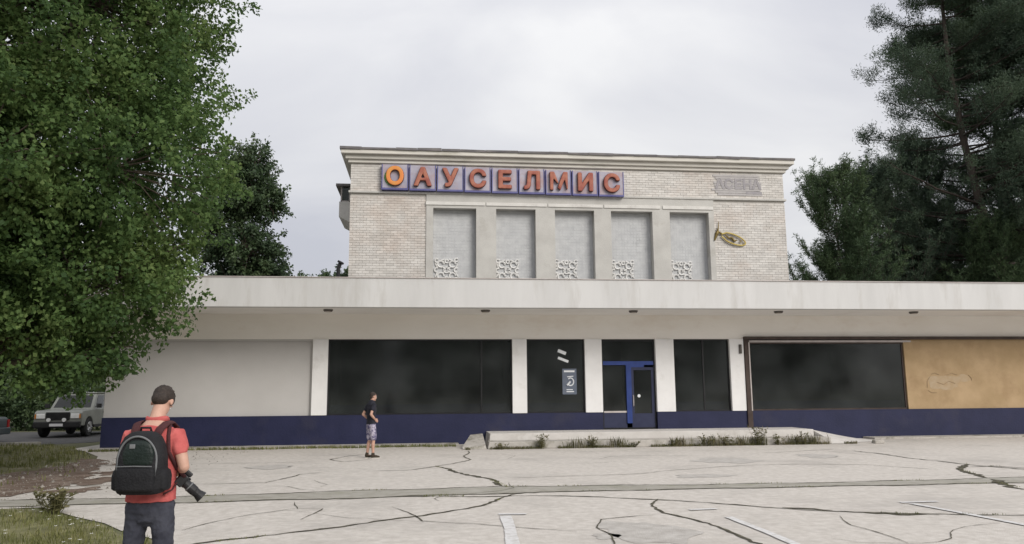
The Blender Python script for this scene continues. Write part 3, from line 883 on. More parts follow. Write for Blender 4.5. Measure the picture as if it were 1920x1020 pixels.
# ------------------------------------------------------------------ letter sign
S = empty('letter_sign', (3.04, UY, 9.5), 0, 'row of nine square plates with raised red Cyrillic letters above the niches', 'sign')
TXT = 'ОАУСЕЛМИС'
def text_mesh(ch, size, ext, off):
    cu = bpy.data.curves.new('txt', 'FONT')
    cu.body = ch
    cu.size = size
    cu.extrude = ext
    cu.offset = off
    cu.align_x = 'CENTER'
    o = bpy.data.objects.new('txt', cu)
    col.objects.link(o)
    dg = bpy.context.evaluated_depsgraph_get()
    me = bpy.data.meshes.new_from_object(o.evaluated_get(dg))
    bpy.data.objects.remove(o)
    return me
def solid(me):
    mb = MB()
    mb.v = [tuple(v.co) for v in me.vertices]
    mb.f = [tuple(p.vertices) for p in me.polygons]
    bpy.data.meshes.remove(me)
    me = remeshed(mb, 0.010, 0, 0.3)
    nn = [v.normal.copy() for v in me.vertices]
    for v, n in zip(me.vertices, nn):
        v.co += n * 0.040
    mb = MB()
    mb.v = [tuple(v.co) for v in me.vertices]
    mb.f = [tuple(p.vertices) for p in me.polygons]
    bpy.data.meshes.remove(me)
    return remeshed(mb, 0.012, 2, 0.4)
for i, ch in enumerate(TXT):
    x = -4.76 + i * 1.0665
    z = -0.012 * i
    pl = MB().box(x, x + 0.95, -0.20, -0.003, 0.04 + z, 0.97 + z).build('letter_plate', 'sign_face', S)
    MB().box(x - 0.035, x - 0.001, -0.215, -0.003, 0.03 + z, 0.98 + z).box(x + 0.951, x + 0.985, -0.215, -0.003, 0.03 + z, 0.98 + z).box(x - 0.035, x + 0.985, -0.225, -0.003, -0.035 + z, 0.029 + z).build('plate_edge', 'sign_side', pl)
    me = solid(text_mesh(ch, 0.93, 0.04, 0.012))
    co = np.array([v.co[:] for v in me.vertices])
    c0 = (co.min(0) + co.max(0)) / 2
    wd_ = co[:, 0].max() - co[:, 0].min()
    sx = min(1.0, 0.72 / wd_) * (1.0 if ch != 'Е' else 1.05)
    me.transform(Matrix.Translation((x + 0.475, -0.255, 0.50 + z)) @ Matrix.Rotation(R(90), 4, 'X') @ Matrix.Scale(sx, 4, (1, 0, 0)) @ Matrix.Translation(-Vector(c0)))
    me.materials.clear()
    me.materials.append(MATS['letter_orange' if i == 0 else 'letter_red'])
    me.materials.append(MATS['letter_side_shade'])
    for pol in me.polygons:
        pol.material_index = 0 if pol.normal.y < -0.7 else 1
    lo = bpy.data.objects.new('letter', me)
    col.objects.link(lo)
    lo.parent = pl
    if i == 0:
        MB().tube([(x + 0.475 + 0.36 * math.cos(t), -0.212, 0.46 + 0.33 * math.sin(t)) for t in np.linspace(2.6, 4.4, 10)], 0.05, 6).build('letter_green_edge', 'letter_green', pl)  # green curve along one side of the orange letter
# ghost of a second sign at the other end of the frieze
G = empty('faded_lettering', (12.6, UY, 9.5), 0, 'faded grey ghost lettering left on the brick frieze at the end without plates', 'lettering')
gr_ = random.Random(6)
for k in range(9):
    a_, b_ = -0.98 + gr_.uniform(-.12, .2), 1.02 + gr_.uniform(-.35, .1)
    MB().box(a_, b_, -0.018, -0.011, 0.06 + k * 0.098 + 0.004, 0.06 + k * 0.098 + 0.09).build('rub_patch', 'ghost_patch', G)
for i, ch in enumerate('АСЕНА'):
    me = text_mesh(ch, 0.56, 0.004, 0.022)
    co = np.array([v.co[:] for v in me.vertices])
    c0 = (co.min(0) + co.max(0)) / 2
    me.transform(Matrix.Translation((-0.75 + i * 0.39, -0.026, 0.55)) @ Matrix.Rotation(R(90), 4, 'X') @ Matrix.Translation(-Vector(c0)))
    link('letter', me, G, 'letter_ghost')
MB().box(0.35, 1.02, -0.026, -0.021, 0.13, 0.24).build('letter_underline', 'letter_ghost', G)
# gold fish emblem
F = empty('fish_emblem', (12.1, UY, 7.9), 0, 'small gold fish outline emblem on the bricks beside the last niche', 'emblem')
def fp(t):
    return (0.18 + 0.50 * math.cos(t), -0.07, -0.16 + 0.20 * math.sin(t) * (1.0 if math.cos(t) > -0.6 else 0.75) - 0.16 * math.cos(t))
MB().tube([fp(t) for t in np.linspace(-2.9, 2.9, 26)], 0.032, 6).build('body_outline', 'fish_gold', F)
MB().tube([(-0.30, -0.07, 0.06), (-0.42, -0.07, 0.12), (-0.50, -0.07, 0.28)], [0.04, 0.035, 0.01], 6).tube([(-0.45, -0.07, 0.16), (-0.50, -0.07, 0.05), (-0.60, -0.07, -0.22)], [0.05, 0.075, 0.03], 6).tube([(-0.44, -0.07, 0.14), (-0.40, -0.07, 0.55)], [0.03, 0.012], 6).build('tail', 'fish_dark', F)
MB().tube([(-0.15, -0.07, 0.02), (0.0, -0.07, -0.12), (0.12, -0.07, -0.10), (0.22, -0.07, -0.24), (0.34, -0.07, -0.2)], [0.03, 0.04, 0.05, 0.05, 0.02], 6).build('fin', 'fish_dark', F)
MB().tube([(0.48, -0.05, -0.24), (0.48, -0.09, -0.24)], 0.035, 8).build('eye', 'fish_dark', F)
MB().tube([(-0.3, -0.07, 0.05), (-0.3, 0.01, 0.05)], 0.015, 6).tube([(0.5, -0.07, -0.30), (0.5, 0.01, -0.30)], 0.015, 6).build('bracket', 'fish_dark', F)

# ------------------------------------------------------------------ entrance platform
P = empty('entrance_platform', (7.2, -1.2, 0), 0, 'low pale concrete entrance platform with a step and weeds along its front', 'platform')
def pl(x):
    return x - 7.2
MB().hexa([(pl(2.0), -0.45, 0), (pl(12.8), -0.45, 0), (pl(12.8), 1.198, 0), (pl(2.0), 1.198, 0)],
          [(pl(2.05), -0.42, 0.42), (pl(12.8), -0.42, 0.42), (pl(12.8), 1.198, 0.42), (pl(2.05), 1.198, 0.42)]).build('slab', 'step_top', P, bevel=0.015)
MB().hexa([(pl(1.9), -1.3, 0), (pl(12.9), -1.35, 0), (pl(12.9), -0.452, 0), (pl(1.9), -0.452, 0)],
          [(pl(1.95), -1.28, 0.21), (pl(12.9), -1.33, 0.21), (pl(12.9), -0.452, 0.21), (pl(1.95), -0.452, 0.21)]).build('step', 'step_old', P, bevel=0.02)
# worn ramp falling away at the far end and to the front
rows = []
for i in range(9):
    t = i / 8
    x = 12.81 + 2.35 * t
    h = 0.418 * (1 - t) ** 1.25 + 0.006
    rows.append([(pl(x), 1.198, h), (pl(x), -0.25 + 0.5 * t, h * 0.95), (pl(x + 0.12), -0.80 + 0.75 * t, h * 0.5 + 0.002), (pl(x + 0.15), -1.28 + 1.0 * t, 0.006)])
v = [q for rw in rows for q in rw]
fs = [(i * 4 + k, i * 4 + k + 1, (i + 1) * 4 + k + 1, (i + 1) * 4 + k) for i in range(8) for k in range(3)]
v += [(x, y, -0.02) for x, y, z in v]
n_ = len(rows) * 4
fs += [(0, n_, n_ + 1, 1), (1, n_ + 1, n_ + 2, 2), (2, n_ + 2, n_ + 3, 3)]
MB().add(v, fs).build('ramp', 'step_top', P, smooth=False)
MB().hexa([(pl(1.15), -1.25, 0), (pl(1.88), -1.25, 0), (pl(1.88), 0.3, 0), (pl(1.5), 0.3, 0)],
          [(pl(1.12), -1.15, 0.07), (pl(1.85), -1.15, 0.11), (pl(1.86), 0.3, 0.40), (pl(1.45), 0.3, 0.36)]).build('cheek_block', 'step_old', P, bevel=0.02)
cb = MB().hexa([(0, 0, 0), (0.34, 0, 0), (0.34, 0.24, 0), (0, 0.24, 0)], [(0.03, 0.02, 0.1), (0.3, 0.0, 0.13), (0.31, 0.22, 0.09), (0.02, 0.2, 0.12)]).build('concrete_lump', 'step_old', None, bevel=0.02)
cb.location = (14.25, -2.75, 0.0)
tag(cb, 'broken pale concrete lump on the paving at the foot of the ramp', 'rubble')
MB().box(XL, 1.1, -0.75, -0.003, 0.002, 0.06).build('apron', 'step_old')['kind'] = 'structure'
MB().box(15.45, XR, -0.75, -0.003, 0.002, 0.06).build('apron', 'step_old')['kind'] = 'structure'

# ================================================================== PLANTS
def quads_leaves(C, ax, nr, ln, wd_, fold=0.25):
    """diamond leaves: base, side, tip, side"""
    sd = np.cross(ax, nr)
    sd /= np.linalg.norm(sd, axis=1, keepdims=True) + 1e-9
    ln = ln[:, None]
    wd_ = wd_[:, None]
    b = C
    t = C + ax * ln
    m = C + ax * ln * 0.45
    l = m + sd * wd_ / 2 + nr * wd_ * fold
    r_ = m - sd * wd_ / 2 + nr * wd_ * fold
    V = np.stack([b, l, t, r_], 1).reshape(-1, 3)
    F_ = np.arange(len(C) * 4).reshape(-1, 4)
    return V, F_

def unit(a):
    return a / (np.linalg.norm(a, axis=1, keepdims=True) + 1e-9)

def deciduous(name, loc, H, lobes, ncl, per, leaf, seed, m='leaf', label='', cat='tree', group=None, trunk_r=0.25, spread=0.42, twigs=True, trunk_top=0.75):
    g = np.random.default_rng(seed)
    root = empty(name, loc, 0, label, cat, group)
    vol = np.array([l[1][0] * l[1][1] * l[1][2] for l in lobes]) ** 0.75
    pick = g.choice(len(lobes), ncl, p=vol / vol.sum())
    c = np.array([l[0] for l in lobes], float)[pick]
    rd = np.array([l[1] for l in lobes], float)[pick]
    d = unit(g.normal(size=(ncl, 3)))
    rad = 0.50 + 0.50 * g.random(ncl) ** 0.5
    ctr = c + d * rd * rad[:, None] * (1 + 0.10 * g.normal(size=(ncl, 1)))
    keep = ctr[:, 2] > min(0.9, 0.08 * H)
    ctr, c, d = ctr[keep], c[keep], d[keep]
    n = len(ctr)
    # sprays: leaves strung along a twig that leaves the cluster centre outwards and droops
    od = unit(d + 0.5 * g.normal(size=(n, 3)) + np.array([0, 0, -0.15]))
    base = np.repeat(ctr, per, 0)
    out_ = np.repeat(od, per, 0)
    k = len(base)
    s = g.random(k)[:, None]
    pos = base + out_ * (s * 2 - 0.8) * spread * 1.25 + g.normal(size=(k, 3)) * spread * 0.42 * (1.1 - 0.5 * s)
    ax = unit(out_ * 0.5 + g.normal(size=(k, 3)) * 0.8 + np.array([0, 0, -0.35]))
    nr = unit(g.normal(size=(k, 3)) * 0.55 + np.array([0, 0, 0.45]) + (pos - base) / spread * 0.85 + out_ * 0.2)
    nr = unit(nr - ax * (nr * ax).sum(1, keepdims=True))
    ln = leaf * g.uniform(0.7, 1.3, k)
    V, F_ = quads_leaves(pos, ax, nr, ln, ln * g.uniform(0.6, 0.85, k))
    link('crown', np_mesh('crown', V, F_), root, m)
    # trunk, limbs, twigs
    mb = MB()
    rr = random.Random(seed)
    top = H * trunk_top
    tp = [Vector((0.12 * math.sin(i * 1.3 + seed), 0.12 * math.cos(i * 0.9 + seed) - 0.1, -0.05 + top * i / 8)) for i in range(9)]
    tr_ = [trunk_r * (1.35 if i == 0 else 1) * (1 - 0.85 * i / 8) for i in range(9)]
    mb.tube(tp, tr_, 9)
    for (lc, lr) in lobes:
        lc = Vector(lc)
        zb = min(max(lc.z - 0.6 * Vector((lc.x, lc.y, 0)).length - 0.3, 0.18 * H), top * 0.95)
        st = Vector((0, 0, zb))
        midp = st.lerp(lc, 0.5) + Vector((0, 0, -0.08 * (lc - st).length))
        mb.tube([st, midp, lc], [trunk_r * 0.45, trunk_r * 0.3, trunk_r * 0.14], 6)
    if twigs:
        step = max(1, n // 500)
        for i in range(0, n, step):
            a, b = Vector(c[i]), Vector(ctr[i] + od[i] * spread * 1.2)
            md_ = a.lerp(b, 0.55) + Vector((rr.uniform(-.2, .2), rr.uniform(-.2, .2), rr.uniform(-.1, .25)))
            mb.tube([a, md_, b], [0.03, 0.018, 0.006], 3, cap=False)
    mb.build('trunk', 'bark', root, smooth=True)
    return root

# the big broad-leaved tree by the lawn, its trunk outside the picture
BT = (-10.9, -9.4, 0)
lob = [((1.0, -0.3, 8.6), (5.0, 4.6, 4.6)), ((4.3, -0.6, 6.4), (2.5, 2.6, 2.2)), ((3.7, -0.6, 4.2), (2.0, 2.2, 1.6)), ((3.5, 0.2, 10.4), (2.7, 2.8, 2.6)),
       ((0.6, -1.8, 4.4), (2.8, 2.6, 2.0)), ((2.6, -0.4, 13.0), (3.2, 3.2, 2.4)), ((-2.6, 0.2, 7.6), (3.4, 3.6, 4.0)), ((2.8, -2.6, 5.9), (2.2, 1.8, 1.9)), ((2.9, -0.9, 2.75), (2.0, 1.6, 0.8)), ((4.2, 0.4, 12.4), (1.7, 1.8, 1.3)),
       ((0.2, -1.0, 2.9), (2.4, 2.0, 0.8)), ((1.2, -3.0, 7.6), (2.6, 2.0, 2.4)), ((4.6, -0.5, 3.7), (1.6, 1.4, 0.9)), ((4.0, -0.7, 2.5), (1.2, 1.2, 0.6)), ((5.2, -0.6, 4.45), (0.9, 0.9, 0.35))]
deciduous('broadleaf_tree', BT, 15, lob, 4700, 66, 0.098, 4, 'leaf', 'huge leafy green tree overhanging the lawn and the paving beside the photographer', trunk_r=0.36, spread=0.27)
# two more crowns behind it, over the road
deciduous('broadleaf_tree', (-15.5, -1.5, 0), 12, [((0, 0, 7.4), (3.4, 3.2, 4.0)), ((2.2, 0.3, 5.4), (2.3, 2.2, 2.0)), ((-2, 0, 5.0), (2.6, 2.4, 2.2)), ((1.0, 0.2, 10), (2.2, 2.2, 2.0))], 1500, 50, 0.14, 9, 'leaf_dark',
          'shaded dark green tree standing between the lawn and the road, over the pale off-roader', trunk_r=0.25, spread=0.42)
deciduous('dark_poplar', (-10.9, 20, 0), 17, [((0.1, 0, 6.6), (2.5, 2.4, 2.6)), ((0.4, 0, 9.9), (2.1, 2.2, 1.7)), ((0.4, 0, 13.4), (1.75, 1.8, 1.6)), ((0.6, 0, 15.7), (1.05, 1.0, 1.2)), ((-0.9, 0, 14.8), (1.3, 1.2, 1.3)), ((1.5, 0.1, 8.9), (1.1, 1.1, 0.9)), ((1.3, 0, 13.0), (0.9, 0.9, 0.9)), ((-1.6, 0, 11.5), (1.7, 1.6, 2.2))], 900, 58, 0.17, 13, 'leaf_dark',
          'dark dense tree behind the low roof, between huge leafy tree and brick storey', trunk_r=0.3, spread=0.36)
# trees on the far side of the road
spots = [(-34, 19, 9.5, 31), (-28.5, 21, 10.5, 32), (-23.5, 19.5, 9.0, 33), (-18.5, 23, 11.0, 34), (-40, 17, 10, 35)]
labs = ['dark roadside tree at the outer end of the row beyond the road', 'dark rounded tree beyond the road, behind the dark car', 'dark low-branched tree beyond the road, behind the bonnet of the pale off-roader',
        'dark tall tree beyond the road, closest to the corner of the building', 'dark spreading tree beyond the road, outside the picture edge']
for (x, y, h, sd), lb in zip(spots[:4], labs):
    k = h / 10
    deciduous('roadside_tree', (x, y, 0), h, [((0, 0, 5.2 * k), (3.2, 3.0, 3.6 * k)), ((1.6, -0.6, 2.6 * k), (2.4, 2.0, 2.0)), ((-1.7, -0.4, 2.4 * k), (2.5, 2.0, 1.9)), ((0.3, 0, 8.2 * k), (2.0, 2.0, 1.8))], 700, 46, 0.20, sd, 'leaf_dark', lb, group='trees across the road', trunk_r=0.22, spread=0.5, twigs=False)
deciduous('hedge', (-25, 15.6, 0), 2.2, [((-9 + 3 * k, 0.1 * (k % 2), 1.1), (1.9, 0.8, 1.15)) for k in range(7)], 700, 46, 0.15, 44, 'leaf_dark', 'long dark hedge along the far side of the road', 'hedge', trunk_r=0.06, spread=0.3, twigs=False)
# the wood across the square, one far-off mass that the shop windows mirror
wl = []
wr = random.Random(12)
for k in range(9):
    x = -26 + 8.2 * k + wr.uniform(-1.5, 1.5)
    hh = wr.uniform(9, 13)
    wl += [((x, wr.uniform(-3, 3), hh * 0.5), (4.2, 3.5, hh * 0.42)), ((x + wr.uniform(-1, 1), 0, hh * 0.85), (2.6, 2.4, hh * 0.2))]
wood = deciduous('wood', (10, -66, 0), 9, wl, 2600, 40, 0.28, 71, 'leaf_dark', 'dark wood across the square, mirrored as blurred shade in the shop windows', 'wood', trunk_r=0.2, spread=0.6, twigs=False)
wood['kind'] = 'stuff'
# far tree tops just showing over the low roof
for (x, y, h, sd, lb) in ((-14.2, 62, 15.2, 41, 'far tree top showing over the low roof, nearest the dark tree'), (-11.9, 61, 15.4, 42, 'far tree top showing over the low roof, middle one of three'), (-9.6, 60, 15.6, 43, 'far tree top showing over the low roof, nearest the brick upper storey')):
    deciduous('distant_tree', (x, y, 0), h, [((0, 0, h * 0.6), (1.3, 1.3, h * 0.34)), ((0.4, 0, h * 0.9), (0.9, 0.9, h * 0.09)), ((-0.4, 0, h * 0.86), (0.9, 0.9, 1.1))], 160, 40, 0.30, sd, 'leaf_dark', lb, group='far trees behind the roof', trunk_r=0.2, spread=0.4, twigs=False)

def pine(name, loc, trunk, r0, z0, nbr, prof, seed, m, label, up=0.25, tuft=16, nlen=0.22, sub=9, droop=0.0, nw=0.030, group=None, az=None, dens=1.0, clump=0.09, tw=(0.35, 0.6, 0.82, 1.0), brush=0, lv=(0.65, 1.15), w0=0.30):
    """trunk: points; branches leave it from height z0 up; prof(t) is the branch length at t = 0..1 along that stretch"""
    g = np.random.default_rng(seed)
    root = empty(name, loc, 0, label, 'tree', group)
    T = [Vector(p) for p in trunk]
    H = T[-1].z
    def at(z):
        for a, b in zip(T[:-1], T[1:]):
            if z <= b.z:
                return a.lerp(b, (z - a.z) / max(b.z - a.z, 1e-6))
        return T[-1].copy()
    mb = MB()
    mb.tube(T, [r0 * (1.25 if i == 0 else 1) * max(0.10, 1 - 0.9 * p.z / H) for i, p in enumerate(T)], 9)
    tips, dirs = [], []
    for i in range(nbr):
        t = (i + g.random()) / nbr
        z = z0 + (H - z0) * t * 0.985
        a0 = g.random() * 2 * math.pi if az is None else az[i % len(az)] + g.normal() * 0.5
        ln = prof(t) * g.uniform(*lv)
        st = at(z)
        hd = Vector((math.cos(a0), math.sin(a0), 0))
        pts = [st]
        q = 6
        rise0 = g.uniform(-0.15, 0.25) - droop
        for s in range(1, q + 1):
            w = s / q
            pts.append(st + hd * (ln * w) + Vector((g.normal() * 0.06, g.normal() * 0.06, ln * (rise0 * w + up * w * w)) ) )
        rb = max(0.022, r0 * 0.20 * (ln / 5))
        mb.tube(pts, [rb * (1 - 0.85 * s / q) for s in range(q + 1)], 5, cap=False)
        ns = int(sub * (0.6 + 0.4 * ln / max(prof(0.3), 0.1))) + 2
        for s in range(ns):
            w = w0 + (1 - w0) * (s + g.random()) / ns
            k = min(int(w * q), q - 1)
            p0 = pts[k].lerp(pts[k + 1], w * q - k)
            side = 1 if s % 2 else -1
            ba = a0 + side * g.uniform(0.4, 1.1)
            bl_ = ln * g.uniform(0.14, 0.34) * (1.15 - 0.6 * w) + 0.25
            bd = Vector((math.cos(ba), math.sin(ba), g.uniform(-0.05, 0.4) + up * 0.8))
            p1 = p0 + bd * bl_ * 0.55
            p2 = p0 + bd * bl_ + Vector((0, 0, bl_ * (0.2 + up * 0.5)))
            mb.tube([p0, p1, p2], [0.016, 0.012, 0.005], 3, cap=False)
            for w2 in tw:
                if g.random() < dens:
                    pp = p0.lerp(p1, w2 * 2) if w2 < 0.5 else p1.lerp(p2, w2 * 2 - 1)
                    tips.append(pp)
                    dirs.append(((p2 - p1).normalized() * 0.8 + Vector((0, 0, 0.35))).normalized())
        tips.append(pts[-1])
        dirs.append((pts[-1] - pts[-2]).normalized())
        for s in range(brush):
            w = 0.45 + 0.55 * s / max(brush - 1, 1)
            k = min(int(w * q), q - 1)
            tips.append(pts[k].lerp(pts[k + 1], w * q - k))
            dirs.append((pts[k + 1] - pts[k]).normalized())
    tips.append(T[-1])
    dirs.append(Vector((0, 0, 1)))
    C0 = np.array([p[:] for p in tips])
    D0 = np.array([p[:] for p in dirs])
    C = np.repeat(C0, tuft, 0)
    D = np.repeat(D0, tuft, 0)
    k = len(C)
    ax = unit(D * 0.55 + unit(g.normal(size=(k, 3))) * 0.8)
    C = C + g.normal(size=(k, 3)) * clump
    nr = unit(g.normal(size=(k, 3)))
    nr = unit(nr - ax * (nr * ax).sum(1, keepdims=True))
    ln = nlen * g.uniform(0.7, 1.35, k)
    V, F_ = quads_leaves(C, ax, nr, ln, np.full(k, nw) * g.uniform(0.7, 1.3, k), 0.1)
    mb.build('trunk', 'bark_pine', root, smooth=True)
    link('crown', np_mesh('needles', V, F_), root, m)
    return root

pine('tall_pine', (33.2, 14, 0), [(0, 0, -0.1), (-0.3, 0, 5), (-0.9, 0, 10), (-1.9, 0, 16), (-2.4, 0, 21), (-2.4, 0, 25), (-2.2, 0, 30)], 0.36, 8.5, 96,
     lambda t: 7.6 * (1 - t) ** 0.78 + 0.6, 51, 'needle', 'tall pine with a leaning trunk and layered branches behind the low roof', up=0.18, tuft=105, nlen=0.18, sub=12, nw=0.038, dens=0.92, clump=0.19, tw=(0.55, 1.0), lv=(0.7, 1.05), w0=0.14)
pine('tall_pine', (37.2, 19, 0), [(0, 0, -0.1), (-0.1, 0, 6), (0.1, 0, 12), (0.4, 0, 20), (0.8, 0, 26), (0.9, 0, 33)], 0.36, 10.0, 88,
     lambda t: 5.4 * (0.75 + 0.5 * math.sin(t * 3.0)) * (1 - t) ** 0.5 + 0.8, 52, 'needle', 'tall pine with a straight dark trunk beside the leaning one', up=0.18, tuft=100, nlen=0.20, sub=12, nw=0.042, clump=0.21, tw=(0.55, 1.0))
pine('tall_pine', (39.9, 14.5, 0), [(0, 0, -0.1), (-0.3, 0, 8), (-0.9, 0, 16), (-1.2, 0, 23), (-1.2, 0, 33)], 0.34, 13.5, 120,
     lambda t: 6.6 * (0.6 + 0.6 * math.sin(t * 2.9)) * (1 - t) ** 0.4 + 0.8, 53, 'needle_light', 'dense dark pine filling the upper corner of the view beyond the tan boarding', up=0.15, tuft=95, nlen=0.21, sub=14, nw=0.044, clump=0.22, tw=(0.45, 0.8, 1.0))
young = [(22.8, 13.6, 13.6, 61, 3.2, 'needle_light', 'bushy young pine with upswept tips, closest to the brick upper storey'),
         (26.2, 16.2, 14.2, 62, 3.3, 'needle', 'dark young pine in the gap between the bushy pine and the leaning trunk'),
         (29.8, 18.5, 15.6, 63, 3.8, 'needle', 'low dark young pine just before the foot of the leaning trunk'),
         (32.6, 20.5, 17.5, 66, 3.6, 'needle', 'young pine whose top shows between the two tall trunks'),
         (36.6, 16.4, 14.2, 67, 3.3, 'needle', 'low young pine at the foot of the straight dark trunk'),
         (31.4, 12.4, 10.6, 68, 2.6, 'needle_light', 'smallest young pine, in front of the foot of the leaning trunk'),
         (34.8, 22.0, 14.0, 64, 3.4, 'needle', 'young pine farthest behind the low roof, mostly hidden by the others'),
         (39.5, 22.0, 13.0, 65, 3.4, 'needle', 'young pine behind the dense corner pine')]
for (x, y, h, sd, w, m, lb) in young:
    pine('young_pine', (x, y, 0), [(0, 0, -0.1), (0.1, 0, h * 0.4), (0.0, 0.05, h * 0.75), (0.05, 0, h)], 0.16, 3.0, 92, lambda t, w=w: w * (1 - t) ** 0.6 * (0.85 + 0.3 * math.sin(t * 9)) + 0.25, sd, m, lb,
         up=0.95, tuft=26, nlen=0.20, sub=5, nw=0.036, group='young pines behind the low roof', clump=0.07, tw=(0.4, 0.7, 1.0), brush=10, lv=(0.55, 1.3))

# ------------------------------------------------------------------ grass, weeds
def blades(name, px, py, z, hmin, hmax, w, seed, m='grass_blade', lean=0.45):
    g = np.random.default_rng(seed)
    n = len(px)
    a = g.random(n) * 2 * math.pi
    h = g.uniform(hmin, hmax, n)
    d = np.stack([np.cos(a), np.sin(a), np.zeros(n)], 1)
    s = np.stack([-np.sin(a), np.cos(a), np.zeros(n)], 1)
    b = np.stack([px, py, np.full(n, z)], 1)
    le = (g.random(n) * lean)[:, None]
    hv = h[:, None]
    up_ = np.array([0, 0, 1.0])
    ww = (w * g.uniform(0.6, 1.3, n))[:, None]
    mid = b + up_ * hv * 0.55 + d * hv * le * 0.4
    tip = b + up_ * hv * (1 - le * 0.35) + d * hv * le
    V = np.stack([b - s * ww / 2, b + s * ww / 2, mid + s * ww * 0.4, tip, mid - s * ww * 0.4], 1).reshape(-1, 3)
    F_ = np.arange(n * 5).reshape(-1, 5)
    o = link(name, np_mesh(name, V, F_), None, m)
    o['kind'] = 'stuff'
    return o
g = np.random.default_rng(77)
def scatter(poly, n, box, thin=None, seed=0):
    x = g.uniform(box[0], box[1], n)
    y = g.uniform(box[2], box[3], n)
    k = inside(x, y, poly)
    x, y = x[k], y[k]
    # clumps: keep by a cheap sum of sines
    c = np.sin(x * 2.3 + 1.1 * np.sin(y * 1.7)) + np.sin(y * 2.9 + 0.8 * np.sin(x * 3.1))
    k = g.random(len(x)) < np.clip(0.55 + 0.35 * c, 0.08, 1)
    return x[k], y[k]
x, y = scatter(LAWN2, 52000, (-11, -1.9, -23, -13.4))
blades('grass', x, y, 0.004, 0.03, 0.11, 0.010, 1)
x, y = scatter(LAWN1, 30000, (-24, -7, -12.5, 3))
k = ~inside(x, y, DIRT) | (g.random(len(x)) < 0.12)
blades('grass', x[k], y[k], 0.004, 0.05, 0.15, 0.022, 2)
# strip of grass along the foot of the wall and along the joints
x = g.uniform(XL, 1.0, 2600)
y = -0.80 - np.abs(g.normal(0, 0.10, 2600)) - 0.12 * (np.sin(x * 2.1) > 0.2)
blades('grass', x, y, 0.0, 0.03, 0.12, 0.018, 3)
cp = np.array([(p.x, p.y) for p in crack_pts])
i = g.integers(0, len(cp), 6500)
kk = np.sin(cp[i, 0] * 1.9 + cp[i, 1] * 2.3) + 0.5 * np.sin(cp[i, 0] * 5.1) > 0.75
i = i[kk]
blades('grass', cp[i, 0] + g.normal(0, 0.025, len(i)), cp[i, 1] + g.normal(0, 0.03, len(i)), 0.004, 0.008, 0.035, 0.008, 4)
# grit and small stones over the bare earth and along the pavement edge
x = g.uniform(-13, -5.2, 9000)
y = g.uniform(-12.6, -2.0, 9000)
wob = rough(DIRT, 0.5, 0.5, 9)
k = inside(x, y, wob) | ((x > -8.6) & (g.random(9000) < 0.10))
x, y = x[k], y[k]
n = len(x)
sz = g.uniform(0.006, 0.022, n) * (1 + 2 * (g.random(n) < 0.04))
a0 = g.random(n) * 6.28
V = np.zeros((n, 4, 3))
for q in range(3):
    V[:, q, 0] = x + sz * np.cos(a0 + q * 2.094)
    V[:, q, 1] = y + sz * np.sin(a0 + q * 2.094)
    V[:, q, 2] = 0.002
V[:, 3, 0], V[:, 3, 1], V[:, 3, 2] = x, y, 0.006 + sz * 0.9
F_ = (np.arange(n)[:, None, None] * 4 + np.array([[0, 1, 3], [1, 2, 3], [2, 0, 3]])[None]).reshape(-1, 3)
link('grit', np_mesh('grit', V.reshape(-1, 3), F_), None, 'grit')['kind'] = 'stuff'
# little white flowers in the near lawn
x, y = scatter(LAWN2, 420, (-9, -2.2, -20, -13.4))
n = len(x)
an = g.random((n, 1)) * 6.28
C = np.stack([x, y, g.uniform(0.05, 0.11, n)], 1)
V = []
F_ = []
for q in range(n):
    for p in range(5):
        t = an[q, 0] + p * 1.2566
        rr_ = 0.017
        c = C[q]
        V += [c, c + (rr_ * math.cos(t - .4), rr_ * math.sin(t - .4), .004), c + (1.5 * rr_ * math.cos(t), 1.5 * rr_ * math.sin(t), .007), c + (rr_ * math.cos(t + .4), rr_ * math.sin(t + .4), .004)]
        b = len(V) - 4
        F_.append((b, b + 1, b + 2, b + 3))
o = link('small_flowers', np_mesh('flowers', V, F_), None, 'petal')
o['kind'] = 'stuff'

def weed(loc, h, w, ns, seed, label, cat='weed', group=None, lf=0.07, name='weed_plant'):
    g_ = np.random.default_rng(seed)
    root = empty(name, loc, 0, label, cat, group)
    mb = MB()
    C, A = [], []
    for s in range(ns):
        a = g_.random() * 6.28
        l = w * g_.random() ** 0.7
        hh = h * g_.uniform(0.55, 1.0)
        b0 = Vector((math.cos(a) * l * 0.25, math.sin(a) * l * 0.25, -0.01))
        tp = Vector((math.cos(a) * l, math.sin(a) * l, hh))
        md_ = b0.lerp(tp, 0.5) + Vector((0, 0, hh * 0.08))
        mb.tube([b0, md_, tp], [0.006, 0.005, 0.002], 3, cap=False)
        for q in range(int(5 + hh * 22)):
            t = 0.12 + 0.88 * g_.random()
            p = b0.lerp(md_, t * 2) if t < 0.5 else md_.lerp(tp, t * 2 - 1)
            C.append(p[:])
            A.append((g_.normal(), g_.normal(), g_.uniform(-0.1, 0.9)))
    C = np.array(C)
    A = unit(np.array(A))
    n_ = len(C)
    nr = unit(g_.normal(size=(n_, 3)) * 0.5 + np.array([0, 0, 1.0]))
    nr = unit(nr - A * (nr * A).sum(1, keepdims=True))
    ln = lf * g_.uniform(0.6, 1.4, n_)
    V, F_ = quads_leaves(C, A, nr, ln, ln * 0.42)
    mb.build('stem', 'weed_leaf', root)
    link('foliage', np_mesh('foliage', V, F_), root, 'weed_leaf')
    return root
weed((-5.35, -14.15, 0.0), 0.42, 0.38, 26, 5, 'leafy green weed clump at the corner of the near lawn by the pavement joint', 'plant', lf=0.09, name='leafy_weed')
